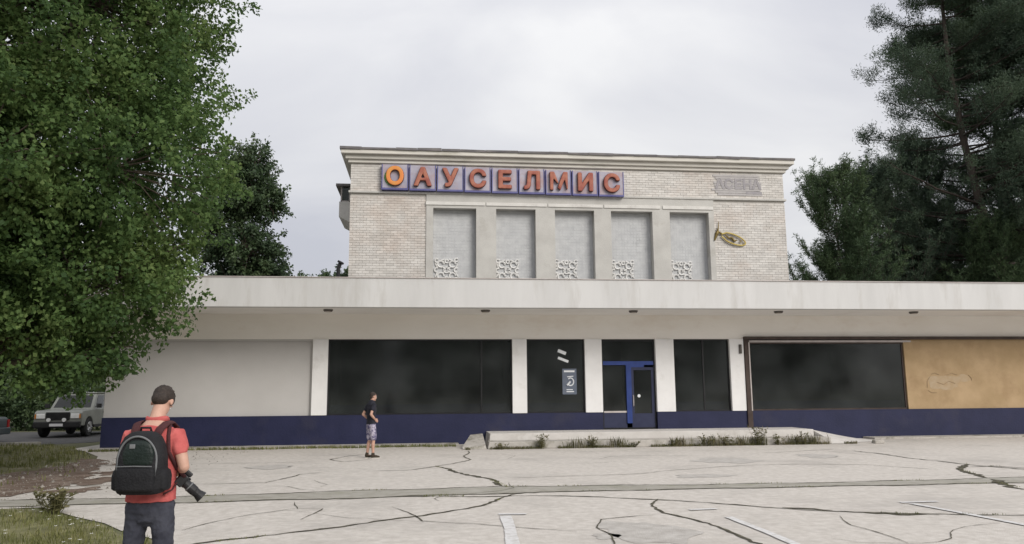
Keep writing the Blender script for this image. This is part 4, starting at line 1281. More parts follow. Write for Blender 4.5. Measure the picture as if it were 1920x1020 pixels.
for i, (x, h, lb) in enumerate(((3.55, .42, 'tall green weed at the step near its broken end'), (5.1, .36, 'dry weed at the step in front of the poster window'), (7.6, .22, 'low weed at the step in front of the blue door'), (8.7, .38, 'bushy weed at the step just past the blue door'),
        (10.4, .62, 'tall dry weed with bare stalks at the step, before the last white pillar'), (9.45, .34, 'small weed at the step between two taller ones'), (11.1, .34, 'green weed at the step below the brown post'), (11.9, .42, 'upright weed at the step where the ramp begins'), (2.3, .18, 'tiny weed beside the broken end of the step'), (6.4, .2, 'short weed at the middle of the step'))):
    weed((x, -2.62, 0.0), h, 0.24 + 0.2 * h, 9 + int(h * 16), 80 + i, lb, 'weed', 'weeds along the entrance step', lf=0.075)
x = g.uniform(1.2, 13.9, 5500)
y = -2.54 - np.abs(g.normal(0, 0.07, 5500))
k = np.sin(x * 2.7) + np.sin(x * 6.1 + 1) > -0.5
blades('grass', x[k], y[k], 0.0, 0.02, 0.12, 0.012, 7, 'weed_leaf')
x = np.concatenate([c + g.normal(0, 0.16, 70) for c in (4.6, 5.9, 7.9, 9.0, 9.9, 10.5, 11.6, 12.3)])
blades('grass', x, np.full(len(x), -2.58) - np.abs(g.normal(0, 0.06, len(x))), 0.0, 0.15, 0.42, 0.012, 8, 'weed_leaf', 0.3)

# ================================================================== CARS
def wheel(parent, x, y, rad, w, name='wheel'):
    o = MB().tube([(x - w / 2, y, rad), (x - w / 2 + 0.03, y, rad), (x + w / 2 - 0.03, y, rad), (x + w / 2, y, rad)], [rad * 0.9, rad, rad, rad * 0.9], 24, ref=(0, 1, 0)).build('wheel', 'rubber', parent, smooth=False)
    s = 1 if x > 0 else -1
    mb = MB()
    xo = x + s * w / 2
    mb.tube([(xo - s * 0.02, y, rad), (xo + s * 0.012, y, rad)], [rad * 0.62, rad * 0.55], 20, ref=(0, 1, 0))
    mb.tube([(xo + s * 0.012, y, rad), (xo + s * 0.03, y, rad)], [rad * 0.16, rad * 0.12], 12, ref=(0, 1, 0))
    for q in range(5):
        t = q * 1.2566
        mb.tube([(xo + s * 0.014, y + rad * 0.1 * math.cos(t), rad + rad * 0.1 * math.sin(t)), (xo + s * 0.014, y + rad * 0.56 * math.cos(t), rad + rad * 0.56 * math.sin(t))], 0.03, 5)
    mb.build('rim', 'rim_metal', o)
    return o

def car(name, loc, rz, label, paint, lower, roofz, hood, prof, cab, W, rad, axles, offroad):
    """local frame: -y is the front. prof: side outline of the body; cab: (y0 bottom, y1 bottom, y0 top, y1 top)"""
    root = empty(name, loc, rz, label, 'car')
    body = MB().prism_x(prof, -W / 2, W / 2).build('body', paint, root, bevel=0.06, seg=3)
    a, b, c_, d_ = cab
    zb = hood
    wt = W / 2 - 0.16
    wb = W / 2 - 0.05
    MB().hexa([(-wb, a, zb), (wb, a, zb), (wb, b, zb), (-wb, b, zb)], [(-wt, c_, roofz - 0.06), (wt, c_, roofz - 0.06), (wt, d_, roofz - 0.06), (-wt, d_, roofz - 0.06)]).build('cabin', paint, root, bevel=0.03)
    MB().box(-wt - 0.02, wt + 0.02, c_ - 0.03, d_ + 0.03, roofz - 0.06, roofz).build('roof', paint, root, bevel=0.03)
    def P_(s, t, o_, off):
        """point on the cabin's front (0), rear (1) or sides (2, 3)"""
        z = zb + (roofz - 0.06 - zb) * t
        hw = wb + (wt - wb) * t
        y0 = a + (c_ - a) * t
        y1 = b + (d_ - b) * t
        if o_ == 0:
            return (-hw + 2 * hw * s, y0 - off, z)
        if o_ == 1:
            return (hw - 2 * hw * s, y1 + off, z)
        if o_ == 2:
            return (hw + off, y0 + (y1 - y0) * s, z)
        return (-hw - off, y1 - (y1 - y0) * s, z)
    def pane(nm, o_, s0, s1, t0=0.12, t1=0.9, off=0.008):
        q = [P_(s0, t0, o_, off), P_(s1, t0, o_, off), P_(s1, t1, o_, off), P_(s0, t1, o_, off)]
        q2 = [P_(s0, t0, o_, -0.01), P_(s1, t0, o_, -0.01), P_(s1, t1, o_, -0.01), P_(s0, t1, o_, -0.01)]
        MB().add(q + q2, [(0, 1, 2, 3), (7, 6, 5, 4), (0, 4, 5, 1), (1, 5, 6, 2), (2, 6, 7, 3), (3, 7, 4, 0)]).build(nm, 'car_glass', root)
    pane('windscreen', 0, 0.07, 0.93)
    pane('rear_window', 1, 0.1, 0.9)
    for o_ in (2, 3):
        for s0, s1 in ((0.08, 0.36), (0.40, 0.66), (0.70, 0.93)):
            pane('side_window', o_, s0, s1, 0.15, 0.88)
    y0 = prof[0][0]
    y1 = max(p[0] for p in prof)
    MB().box(-W / 2 + 0.02, W / 2 - 0.02, y0 - 0.12, y0 + 0.10, lower, lower + 0.26).build('bumper', 'car_trim' if offroad else paint, root, bevel=0.05)
    MB().box(-W / 2 + 0.02, W / 2 - 0.02, y1 - 0.10, y1 + 0.12, lower, lower + 0.26).build('bumper', 'car_trim' if offroad else paint, root, bevel=0.05)
    zg = hood - 0.32
    gr = MB()
    for q in range(6):
        gr.box(-0.42, 0.42, y0 - 0.035, y0 + 0.02, zg - 0.06 + q * 0.045, zg - 0.04 + q * 0.045)
    gr.box(-0.46, 0.46, y0 - 0.02, y0 + 0.01, zg - 0.09, zg + 0.23)
    gr.build('grille', 'car_trim', root)
    for s in (-1, 1):
        MB().box(s * 0.66 - 0.17, s * 0.66 + 0.17, y0 - 0.03, y0 + 0.02, zg - 0.03, zg + 0.17).build('headlight', 'headlamp', root, bevel=0.02)
        MB().box(s * 0.80 - 0.07, s * 0.80 + 0.07, y1 - 0.02, y1 + 0.03, zg - 0.05, zg + 0.25).build('tail_light', 'tail_red', root, bevel=0.01)
        MB().box(s * 0.86 - 0.02, s * 0.86 + 0.02, y0 - 0.035, y0 + 0.015, zg - 0.02, zg + 0.15).build('indicator', 'signal_orange', root)
        MB().tube([(s * (wb + 0.0), a + 0.22, zb + 0.10), (s * (wb + 0.12), a + 0.20, zb + 0.13)], 0.02, 6).box(*sorted((s * (wb + 0.08), s * (wb + 0.26))), a + 0.16, a + 0.26, zb + 0.06, zb + 0.24).build('mirror', 'car_trim', root, bevel=0.01)
        for ya in axles:
            wheel(root, s * (W / 2 - 0.10), ya, rad, 0.24)
        for yd in (a + (b - a) * 0.38, a + (b - a) * 0.68):
            xx = s * (W / 2 + 0.004)
            MB().box(*sorted((xx, xx + s * 0.03)), yd - 0.16, yd - 0.04, zb - 0.16, zb - 0.12).build('door_handle', 'car_trim', root)
        if offroad:
            MB().box(*sorted((s * (W / 2 - 0.02), s * (W / 2 + 0.06))), axles[0] + rad + 0.05, axles[1] - rad - 0.05, lower - 0.02, lower + 0.08).build('side_step', 'car_trim', root)
    MB().box(-0.26, 0.26, y0 - 0.13, y0 - 0.122, lower + 0.07, lower + 0.18).build('number_plate', 'plate_white', root)
    if offroad:
        for s in (-1, 1):
            MB().tube([(s * 0.30, y0 - 0.10, lower + 0.33), (s * 0.30, y0 - 0.16, lower + 0.33)], [0.075, 0.08], 12).build('spot_light', 'headlamp', root)
            MB().tube([(s * (wt - 0.08), c_ + 0.2, roofz + 0.05), (s * (wt - 0.08), d_ - 0.2, roofz + 0.05)], 0.02, 6).tube([(s * (wt - 0.08), c_ + 0.25, roofz - 0.01), (s * (wt - 0.08), c_ + 0.25, roofz + 0.05)], 0.015, 6).tube([(s * (wt - 0.08), d_ - 0.25, roofz - 0.01), (s * (wt - 0.08), d_ - 0.25, roofz + 0.05)], 0.015, 6).build('roof_rail', 'car_trim', root)
    return root

def arch(y, rad, n=8):
    return [(y + rad * math.cos(t), 0.42 + rad * math.sin(t) * 0.9) for t in np.linspace(math.pi * 1.0, 0.0, n)]
# outline runs from the front bottom, along the sill to the rear, back over the top
suv = [(-2.25, 0.48)] + [(p[0], max(p[1], 0.46)) for p in arch(-1.42, 0.46)] + [(p[0], max(p[1], 0.46)) for p in arch(1.32, 0.46)] + [(2.25, 0.48), (2.25, 1.10), (2.2, 1.16), (-0.75, 1.16), (-2.1, 1.10), (-2.24, 1.0)]
car('off_road_car', (-15.2, 10.2, 0), R(2), 'pale off-road car with dark bumper parked on the road beyond the corner of the wall', 'car_pale_shaded', 0.40, 1.86, 1.13, suv, (-0.95, 2.18, -0.35, 2.0), 1.86, 0.40, (-1.42, 1.32), True)
sed = [(-2.15, 0.32)] + [(p[0], max(p[1] - 0.08, 0.28)) for p in arch(-1.36, 0.38)] + [(p[0], max(p[1] - 0.08, 0.28)) for p in arch(1.26, 0.38)] + [(2.15, 0.32), (2.15, 0.85), (2.05, 0.93), (1.2, 0.94), (-0.9, 0.90), (-2.0, 0.78), (-2.14, 0.68)]
car('parked_sedan', (-18.1, 4.95, 0), R(-90), 'dark grey-green sedan at the picture edge, parked along the road kerb', 'car_teal', 0.28, 1.45, 0.90, sed, (-0.85, 1.55, -0.15, 1.0), 1.72, 0.31, (-1.36, 1.26), False)

# ================================================================== PEOPLE
def tubeT(mb, pts, rad, n=14, ref=None):
    """rounded-end tube for bodies"""
    P = [Vector(p) for p in pts]
    rr = [q if isinstance(q, tuple) else (q, q) for q in rad]
    d0 = (P[0] - P[1]).normalized()
    d1 = (P[-1] - P[-2]).normalized()
    m0, m1 = min(rr[0]), min(rr[-1])
    A = [P[0] + d0 * m0 * 0.9, P[0] + d0 * m0 * 0.6]
    Bq = [P[-1] + d1 * m1 * 0.6, P[-1] + d1 * m1 * 0.9]
    ra = [tuple(q * 0.35 for q in rr[0]), tuple(q * 0.78 for q in rr[0])] + rr + [tuple(q * 0.78 for q in rr[-1]), tuple(q * 0.35 for q in rr[-1])]
    mb.tube(A + P + Bq, ra, n, ref=ref)

def hand(mb, wrist, fwd, palm_n, side, curl=0.9, s=1.0):
    """palm, four unequal curled fingers and a thumb; fwd along the forearm, palm_n out of the palm, side towards the thumb"""
    w, fw, pn, sd = Vector(wrist), Vector(fwd).normalized(), Vector(palm_n).normalized(), Vector(side).normalized()
    tubeT(mb, [w, w + fw * 0.045 * s, w + fw * 0.085 * s], [(0.030 * s, 0.019 * s), (0.040 * s, 0.017 * s), (0.038 * s, 0.014 * s)], 12, ref=sd)
    for q, ln in enumerate((0.072, 0.080, 0.074, 0.058)):
        k = w + fw * 0.088 * s + sd * (0.028 - 0.019 * q) * s
        pts = [k - fw * 0.02 * s]
        d = fw.copy()
        p = k.copy()
        for seg_, cf in ((0.42, 0.45), (0.32, 0.75), (0.26, 0.6)):
            pts.append(p.copy())
            d = (d * math.cos(cf * curl) + pn * math.sin(cf * curl)).normalized() if True else d
            p = p + d * ln * seg_ * s
        pts.append(p)
        tubeT(mb, pts, [0.0095 * s, 0.0095 * s, 0.009 * s, 0.0085 * s, 0.0075 * s], 8)
    b = w + fw * 0.022 * s + sd * 0.026 * s
    tubeT(mb, [b, b + (sd * 0.7 + fw * 0.6 + pn * 0.3) * 0.034 * s, b + (sd * 0.8 + fw * 1.3 + pn * 0.7) * 0.042 * s, b + (sd * 0.6 + fw * 1.9 + pn * 1.0) * 0.045 * s], [0.013 * s, 0.0115 * s, 0.0105 * s, 0.0085 * s], 8)

def head(mb, c, tilt, yaw=0.0, s=1.0):
    """skull, jaw, nose, lips, brow and ears; tilt > 0 bows the head towards +y"""
    M = Matrix.Rotation(yaw, 3, 'Z') @ Matrix.Rotation(-tilt, 3, 'X')
    c = Vector(c)
    g_ = lambda x, y, z: c + M @ Vector((x * s, y * s, z * s))
    mb.ball(g_(0, -0.010, 0.025), 0.075 * s, 0.096 * s, 0.088 * s, 16, 12, M)
    mb.ball(g_(0, 0.020, -0.045), 0.058 * s, 0.070 * s, 0.070 * s, 14, 10, M)
    tubeT(mb, [g_(0, 0.084, 0.01), g_(0, 0.098, -0.018), g_(0, 0.103, -0.034)], [0.009 * s, 0.012 * s, 0.015 * s], 8)
    mb.ball(g_(0, 0.088, -0.064), 0.024 * s, 0.008 * s, 0.009 * s, 10, 6, M)
    mb.ball(g_(0, 0.078, -0.098), 0.020 * s, 0.016 * s, 0.014 * s, 10, 6, M)
    for q in (-1, 1):
        mb.ball(g_(q * 0.032, 0.076, 0.022), 0.022 * s, 0.010 * s, 0.007 * s, 8, 6, M)
        mb.ball(g_(q * 0.077, -0.004, -0.008), 0.010 * s, 0.018 * s, 0.030 * s, 8, 8, M)
    return g_, M

def eyes(root, g_, M, s):
    for q in (-1, 1):
        e = MB().ball(g_(q * 0.031, 0.078, 0.004), 0.011 * s, 0.009 * s, 0.009 * s, 10, 8, M).build('eye', 'eye_white', root, smooth=True)
        MB().ball(g_(q * 0.031, 0.085, 0.002), 0.005 * s, 0.004 * s, 0.005 * s, 8, 6, M).build('pupil', 'camera_black', e, smooth=True)

def shoe(root, ank, toe, m, sole='rubber', s=1.0):
    a, t = Vector(ank), Vector(toe)
    mb = MB()
    dr_ = (t - a)
    dr_.z = 0
    dr_.normalize()
    sd = Vector((-dr_.y, dr_.x, 0))
    tubeT(mb, [a + Vector((0, 0, 0.03)), Vector((a.x, a.y, 0.06)) - dr_ * 0.015], [0.052 * s, 0.055 * s], 12)
    tubeT(mb, [Vector((a.x, a.y, 0.045)) - dr_ * 0.03, Vector((a.x, a.y, 0.047)) + dr_ * 0.07, Vector((a.x, a.y, 0.037)) + dr_ * 0.15, Vector((a.x, a.y, 0.033)) + dr_ * 0.185],
          [(0.037 * s, 0.040), (0.045 * s, 0.043), (0.046 * s, 0.034), (0.038 * s, 0.026)], 12, ref=tuple(sd))
    o = link('shoe', remeshed(mb, 0.008, 3), root, m, True)
    mb = MB()
    base = Vector((a.x, a.y, 0))
    n_ = 16
    v = []
    for z in (0.0, 0.018):
        for q in range(n_):
            t_ = 2 * math.pi * q / n_
            p = base + dr_ * (0.075 + 0.148 * math.cos(t_)) + sd * (0.047 * math.sin(t_) * (1 + 0.15 * math.cos(t_)))
            v.append((p.x, p.y, z))
    mb.add(v, [tuple(range(n_))[::-1], tuple(range(n_, 2 * n_))] + [(q, (q + 1) % n_, n_ + (q + 1) % n_, n_ + q) for q in range(n_)])
    mb.build('sole', sole, o)

# --- the photographer -----------------------------------------------
PH = empty('person', (-2.06, -20.18, 0), R(-7), 'person seen from behind in red polo shirt and dark jeans, head bowed', 'person')
TORSO = [(0, 0.0, 0.86), (0, 0.0, 0.95), (0, 0.005, 1.05), (0, 0.005, 1.18), (0, 0.0, 1.30), (0, -0.01, 1.40), (0, 0.0, 1.46), (0, 0.018, 1.51)]
TR = [(0.165, 0.115), (0.17, 0.118), (0.157, 0.108), (0.170, 0.112), (0.186, 0.122), (0.180, 0.110), (0.122, 0.085), (0.072, 0.065)]
SH, EL = {1: (0.180, -0.012, 1.395), -1: (-0.182, 0.0, 1.39)}, {1: (0.262, -0.055, 1.165), -1: (-0.245, 0.03, 1.16)}
WR = {1: (0.135, 0.165, 1.115), -1: (-0.085, 0.235, 1.13)}
mb = MB()
tubeT(mb, TORSO, [(a - 0.006, b - 0.006) for a, b in TR], 20, ref=(1, 0, 0))
tubeT(mb, [(0, 0.012, 1.49), (0, 0.035, 1.545), (0, 0.065, 1.60)], [0.062, 0.057, 0.056], 14)
gh, Mh = head(mb, (0, 0.098, 1.648), R(44), 0.0, 1.0)
for s in (-1, 1):
    tubeT(mb, [SH[s], Vector(SH[s]).lerp(Vector(EL[s]), 0.5), EL[s]], [0.056, 0.047, 0.040], 12)
    e, w = Vector(EL[s]), Vector(WR[s])
    tubeT(mb, [e, e.lerp(w, 0.35), w], [0.041, 0.041, 0.027], 12)
    fw = (w - e).normalized()
    inw = Vector((-s, 0, 0))
    hand(mb, w, fw + Vector((-s * 0.25, 0.1, 0)), Vector((-s * 0.6, 0, -0.5)), Vector((-s * 0.3, 0, 0.9)), 0.8)
HIP = {1: (0.088, 0, 0.88), -1: (-0.088, 0, 0.88)}
KN = {1: (0.112, 0.025, 0.49), -1: (-0.132, 0.02, 0.49)}
AN = {1: (0.118, -0.03, 0.085), -1: (-0.155, -0.02, 0.085)}
for s in (-1, 1):
    tubeT(mb, [HIP[s], Vector(HIP[s]).lerp(Vector(KN[s]), 0.5), KN[s]], [0.085, 0.072, 0.054], 14)
    k_, a_ = Vector(KN[s]), Vector(AN[s])
    tubeT(mb, [k_, k_.lerp(a_, 0.3) + Vector((0, -0.015, 0)), a_], [0.053, 0.055, 0.037], 14)
    tubeT(mb, [a_, a_ + Vector((s * 0.01, 0.10, -0.045))], [0.036, 0.03], 10)
link('body', remeshed(mb, 0.0065, 4), PH, 'skin', True)
eyes(PH, gh, Mh, 1.0)
# hair: short, cropped at the nape
mb = MB()
mb.ball(gh(0, -0.016, 0.038), 0.081, 0.099, 0.087, 18, 12, Mh)
mb.ball(gh(0, -0.052, -0.012), 0.067, 0.056, 0.056, 14, 10, Mh)
for s in (-1, 1):
    mb.ball(gh(s * 0.064, 0.012, 0.022), 0.016, 0.032, 0.045, 10, 8, Mh)
hr = random.Random(4)
for q in range(130):
    t, ph = hr.uniform(0, 6.28), hr.uniform(0.1, 1.45)
    mb.ball(gh(0.078 * math.cos(t) * math.cos(ph), -0.018 + 0.096 * math.sin(t) * math.cos(ph), 0.042 + 0.082 * math.sin(ph)), hr.uniform(0.005, 0.009), None, None, 6, 5)
link('hair', remeshed(mb, 0.006, 1), PH, 'hair', True)
# polo shirt with sleeves and collar
mb = MB()
mb.tube([(0, 0, 0.915), (0, 0, 0.94)] + TORSO[2:7], [(0.186, 0.138), (0.182, 0.134)] + [(a + 0.018, b + 0.018) for a, b in TR[2:7]], 24, ref=(1, 0, 0))
for s in (-1, 1):
    a_, b_ = Vector(SH[s]), Vector(EL[s])
    tubeT(mb, [a_ + Vector((-s * 0.06, 0, 0.0)), a_, a_.lerp(b_, 0.3), a_.lerp(b_, 0.42)], [0.058, 0.064, 0.063, 0.066], 14)
fr = random.Random(2)
for q in range(16):   # loose folds across the back and at the waist
    x0 = fr.uniform(-0.15, 0.15)
    z0 = fr.uniform(0.92, 1.36)
    mb.tube([(x0, -0.112 + abs(x0) * 0.25, z0), (x0 + fr.uniform(-.06, .06), -0.118 + abs(x0) * 0.25, z0 + fr.uniform(-.05, .05)), (x0 + fr.uniform(-.09, .09), -0.104 + abs(x0) * 0.3, z0 + fr.uniform(-.09, .09))], [0.008, 0.015, 0.006], 6)
link('polo_shirt', wrinkle(remeshed(mb, 0.007, 4), 0.009, 9, (1, 1, 0.75), 3), PH, 'shirt_red', True)
mb = MB()
for q in range(13):
    pass
ring = [(0.076 * math.cos(t), 0.030 + 0.070 * math.sin(t), 1.505 + 0.012 * math.cos(2 * t) - 0.018 * math.sin(t)) for t in np.linspace(0, 2 * math.pi, 20)]
mb.tube(ring, [(0.011, 0.024)] * 20, 8, cap=False, ref=(1, 0, 0))
mb.build('collar', 'shirt_red', PH, smooth=True)
# jeans
mb = MB()
tubeT(mb, [(0, 0, 0.84), (0, 0, 0.90), (0, 0.0, 0.98)], [(0.164, 0.122), (0.172, 0.122), (0.165, 0.115)], 20, ref=(1, 0, 0))
for s in (-1, 1):
    h_, k_, a_ = Vector(HIP[s]), Vector(KN[s]), Vector(AN[s])
    tubeT(mb, [h_ + Vector((0, 0, 0.0)), h_.lerp(k_, 0.45), k_, k_.lerp(a_, 0.5), a_ + Vector((0, 0.0, 0.0))], [(0.090, 0.104), (0.077, 0.090), (0.066, 0.073), (0.062, 0.068), (0.062, 0.070)], 16, ref=(1, 0, 0))
link('jeans', wrinkle(remeshed(mb, 0.007, 3), 0.008, 11, (1, 1, 1.5), 7), PH, 'jeans', True)
for s in (-1, 1):
    shoe(PH, AN[s], (AN[s][0] + s * 0.03, AN[s][1] + 0.2, 0), 'boot_dark')
# --- backpack (its own thing, worn)
BP = empty('backpack', (-2.06, -20.18, 0), R(-7), 'black backpack with a grey arched seam on the back of the person in red', 'backpack')
def srect(cx, cy, z, hw, hd, p=3.2, n=22):
    o = []
    for q in range(n):
        t = 2 * math.pi * q / n
        c, s_ = math.cos(t), math.sin(t)
        o.append((cx + hw * abs(c) ** (2 / p) * math.copysign(1, c), cy + hd * abs(s_) ** (2 / p) * math.copysign(1, s_), z))
    return o
def loft(mb, rings):
    n = len(rings[0])
    v = [q for rg in rings for q in rg]
    fs = [(i * n + j, i * n + (j + 1) % n, (i + 1) * n + (j + 1) % n, (i + 1) * n + j) for i in range(len(rings) - 1) for j in range(n)]
    fs += [tuple(range(n))[::-1], tuple(range((len(rings) - 1) * n, len(rings) * n))]
    mb.add(v, fs)
bx = 0.012
PZ = lambda z: 0.985 + (z - 0.925) * 0.90
mb = MB()
loft(mb, [srect(bx, -0.20, PZ(z), hw * 0.95, hd) for z, hw, hd in ((0.925, 0.13, 0.06), (0.935, 0.165, 0.085), (0.97, 0.182, 0.10), (1.10, 0.188, 0.108), (1.22, 0.183, 0.104), (1.32, 0.165, 0.092), (1.385, 0.135, 0.076), (1.42, 0.09, 0.055), (1.43, 0.05, 0.03))])
for s in (-1, 1):
    loft(mb, [srect(bx + s * 0.172, -0.19, PZ(z), hw, hd, 2.6) for z, hw, hd in ((0.955, 0.02, 0.04), (0.97, 0.034, 0.065), (1.07, 0.036, 0.07), (1.12, 0.026, 0.055))])
link('pack_body', remeshed(mb, 0.0075, 3), BP, 'bag_black', True)
mb = MB()
loft(mb, [srect(bx, -0.285, PZ(z), hw * 0.95, hd, 3.5) for z, hw, hd in ((0.955, 0.12, 0.024), (0.97, 0.145, 0.04), (1.08, 0.150, 0.046), (1.13, 0.145, 0.04), (1.15, 0.12, 0.024))])
link('front_pocket', remeshed(mb, 0.0075, 3), BP, 'bag_black', True)
mb = MB()
loft(mb, [srect(bx + 0.01, -0.276, PZ(z), hw * 0.95, hd, 3.0) for z, hw, hd in ((1.15, 0.095, 0.02), (1.17, 0.122, 0.036), (1.26, 0.125, 0.038), (1.33, 0.10, 0.032), (1.36, 0.06, 0.018))])
link('centre_panel', remeshed(mb, 0.007, 3), BP, 'bag_green', True)
arcp = []
for t in np.linspace(-0.25, math.pi + 0.25, 26):
    arcp.append((bx + 0.150 * math.cos(t), -0.262 - 0.030 * math.sin(max(t, 0) if t < math.pi else 0) ** 2 * 0.4, 1.20 + 0.19 * math.sin(t) if math.sin(t) > 0 else 1.20 + 0.5 * math.sin(t)))
MB().tube([(bx + (x_ - bx) * 0.95, y_ - 0.018, PZ(z_)) for x_, y_, z_ in arcp], 0.0075, 6).build('seam_piping', 'bag_grey', BP, smooth=True)
MB().box(bx - 0.045, bx - 0.005, -0.318, -0.30, PZ(1.295), PZ(1.33)).build('badge', 'bag_grey', BP, bevel=0.004)
for q, z in enumerate((PZ(1.155),)):
    MB().tube([(bx - 0.13, -0.322, z), (bx, -0.332, z + 0.004), (bx + 0.13, -0.322, z)], 0.004, 5).build('zip', 'bag_grey', BP)
MB().tube([(bx - 0.04, -0.165, PZ(1.42)), (bx - 0.035, -0.175, PZ(1.455)), (bx + 0.035, -0.175, PZ(1.455)), (bx + 0.04, -0.165, PZ(1.42))], 0.009, 8).build('grab_loop', 'bag_black', BP, smooth=True)
for s in (-1, 1):
    MB().tube([(s * 0.075 + bx, -0.165, 1.40), (s * 0.095, -0.115, 1.455), (s * 0.112, -0.055, 1.492), (s * 0.122, 0.01, 1.497), (s * 0.13, 0.075, 1.46), (s * 0.138, 0.135, 1.36), (s * 0.15, 0.145, 1.22), (s * 0.185, 0.06, 1.08), (s * 0.185, -0.06, 1.0), (s * 0.165, -0.15, 0.98)],
              [(0.010, 0.034)] * 6 + [(0.010, 0.028)] + [(0.006, 0.014)] * 3, 8, ref=(0, -1, 0.4)).build('shoulder_strap', 'strap_maroon', BP, smooth=True)
# --- camera hanging at his hip
KM = empty('photo_camera', (-2.06, -20.18, 0), R(-7), 'black camera with a long lens hanging at the hip of the person in red', 'camera')
cp_ = Vector((0.198, 0.075, 1.06))
ld = Vector((0.60, 0.25, -0.60)).normalized()
sd_ = ld.cross(Vector((0, 0, 1))).normalized()
up_ = sd_.cross(ld).normalized()
Mk = Matrix((sd_, ld, up_)).transposed()
def K(x, y, z):
    return cp_ + Mk @ Vector((x, y, z))
def kbox(mb, x0, x1, y0, y1, z0, z1):
    mb.hexa([K(x0, y0, z0), K(x1, y0, z0), K(x1, y1, z0), K(x0, y1, z0)], [K(x0, y0, z1), K(x1, y0, z1), K(x1, y1, z1), K(x0, y1, z1)])
    return mb
mb = MB()
kbox(mb, -0.070, 0.070, -0.035, 0.03, -0.05, 0.045)
kbox(mb, -0.032, 0.032, -0.03, 0.035, 0.0455, 0.078)
kbox(mb, -0.072, -0.045, 0.0305, 0.055, -0.048, 0.04)
mb.build('camera_body', 'camera_black', KM, bevel=0.008)
MB().tube([K(0, 0.031, -0.005), K(0, 0.07, -0.005), K(0, 0.072, -0.005), K(0, 0.13, -0.005), K(0, 0.135, -0.005), K(0, 0.165, -0.005)], [0.034, 0.034, 0.038, 0.038, 0.034, 0.034], 20).build('lens', 'camera_black', KM)
MB().tube([K(0, 0.1655, -0.005), K(0, 0.205, -0.005)], [0.036, 0.046], 20).build('lens_hood', 'camera_black', KM)
MB().tube([K(0, 0.072, -0.005), K(0, 0.082, -0.005)], [0.0395, 0.0395], 20).build('focus_ring', 'bag_grey', KM)
MB().tube([K(-0.05, -0.005, 0.045), K(-0.05, -0.005, 0.056)], 0.014, 12).build('dial', 'bag_grey', KM)
MB().tube([K(0.072, 0, 0.03), (0.20, -0.03, 1.15), (0.165, -0.112, 1.28), (0.15, -0.10, 1.40), (0.135, -0.045, 1.485), (0.13, 0.03, 1.493), (0.15, 0.11, 1.40), (0.18, 0.13, 1.2), K(-0.072, 0, 0.03)], [(0.004, 0.016)] * 9, 6, ref=(0, -1, 0)).build('neck_strap', 'strap_maroon', KM, smooth=True)

# --- the person by the window (slim build)
P2 = empty('person', (-1.44, -5.07, 0), R(-58), 'person in dark tee and light patterned shorts standing before the wide window', 'person')
mb = MB()
T2 = [(0, 0, 0.86), (0, 0, 0.96), (0, 0.0, 1.06), (0, 0.0, 1.2), (0, 0, 1.32), (0, 0, 1.40), (0, 0.01, 1.45), (0, 0.02, 1.49)]
R2 = [(0.155, 0.105), (0.158, 0.108), (0.145, 0.10), (0.16, 0.108), (0.175, 0.115), (0.175, 0.10), (0.13, 0.078), (0.07, 0.06)]
tubeT(mb, T2, [(a - 0.006, b - 0.006) for a, b in R2], 18, ref=(1, 0, 0))
tubeT(mb, [(0, 0.015, 1.47), (0, 0.03, 1.53), (0, 0.04, 1.57)], [0.06, 0.055, 0.054], 12)
g2, M2 = head(mb, (0, 0.055, 1.625), R(8), R(-8), 1.0)
SH2 = {1: (0.17, 0, 1.395), -1: (-0.17, 0, 1.395)}
EL2 = {1: (0.255, -0.15, 1.155), -1: (-0.25, -0.14, 1.15)}
WR2 = {1: (0.18, 0.035, 1.015), -1: (-0.19, 0.05, 1.0)}
for s in (-1, 1):
    a_, b_, w_ = Vector(SH2[s]), Vector(EL2[s]), Vector(WR2[s])
    tubeT(mb, [a_, a_.lerp(b_, 0.5), b_], [0.052, 0.045, 0.038], 12)
    tubeT(mb, [b_, b_.lerp(w_, 0.35), w_], [0.039, 0.039, 0.026], 12)
    hand(mb, w_, (w_ - b_) + Vector((0, 0.06, 0.0)), Vector((-s, 0.1, 0)), Vector((0, 0.5, 0.8)), 0.6)
HP2 = {1: (0.085, 0, 0.87), -1: (-0.085, 0, 0.87)}
KN2 = {1: (0.10, 0.035, 0.48), -1: (-0.10, 0.02, 0.48)}
AN2 = {1: (0.115, 0.02, 0.085), -1: (-0.12, -0.05, 0.085)}
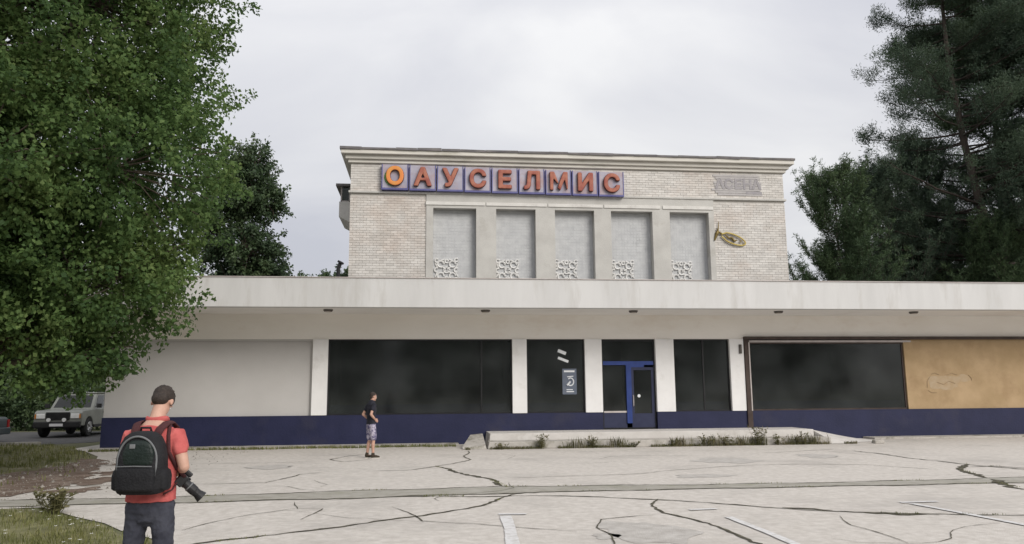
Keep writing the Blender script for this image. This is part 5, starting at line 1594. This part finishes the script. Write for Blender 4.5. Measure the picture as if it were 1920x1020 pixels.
for s in (-1, 1):
    h_, k_, a_ = Vector(HP2[s]), Vector(KN2[s]), Vector(AN2[s])
    tubeT(mb, [h_, h_.lerp(k_, 0.5), k_], [0.082, 0.068, 0.052], 12)
    tubeT(mb, [k_, k_.lerp(a_, 0.3) + Vector((0, -0.015, 0)), a_], [0.05, 0.054, 0.035], 12)
    tubeT(mb, [a_, a_ + Vector((0, 0.1, -0.045))], [0.034, 0.028], 10)
link('body', remeshed(mb, 0.008, 4), P2, 'skin', True)
eyes(P2, g2, M2, 1.0)
mb = MB()
mb.ball(g2(0, -0.018, 0.036), 0.080, 0.097, 0.086, 14, 10, M2)
mb.ball(g2(0, -0.055, -0.015), 0.066, 0.054, 0.06, 12, 8, M2)
link('hair', remeshed(mb, 0.008, 2), P2, 'hair', True)
mb = MB()
tubeT(mb, [(0, 0, 0.9)] + T2[2:7], [(R2[1][0] + 0.016, R2[1][1] + 0.016)] + [(a + 0.016, b + 0.014) for a, b in R2[2:7]], 18, ref=(1, 0, 0))
for s in (-1, 1):
    a_, b_ = Vector(SH2[s]), Vector(EL2[s])
    tubeT(mb, [a_ + Vector((-s * 0.05, 0, 0)), a_, a_.lerp(b_, 0.5)], [0.066, 0.068, 0.066], 12)
link('tee_shirt', wrinkle(remeshed(mb, 0.009, 3), 0.010, 10), P2, 'tee_navy', True)
mb = MB()
tubeT(mb, [(0, 0, 0.82), (0, 0, 0.9), (0, 0, 0.95)], [(0.16, 0.118), (0.17, 0.12), (0.16, 0.115)], 18, ref=(1, 0, 0))
for s in (-1, 1):
    h_, k_ = Vector(HP2[s]), Vector(KN2[s])
    tubeT(mb, [h_, h_.lerp(k_, 0.5), h_.lerp(k_, 0.85)], [0.098, 0.095, 0.094], 14)
link('shorts', wrinkle(remeshed(mb, 0.009, 2), 0.010, 10), P2, 'shorts_lilac', True)
for s in (-1, 1):
    P2.scale = (0.92, 0.90, 1.0)
    shoe(P2, AN2[s], (AN2[s][0] + s * 0.03, AN2[s][1] + 0.2, 0), 'boot_dark', 'shoe_sole')
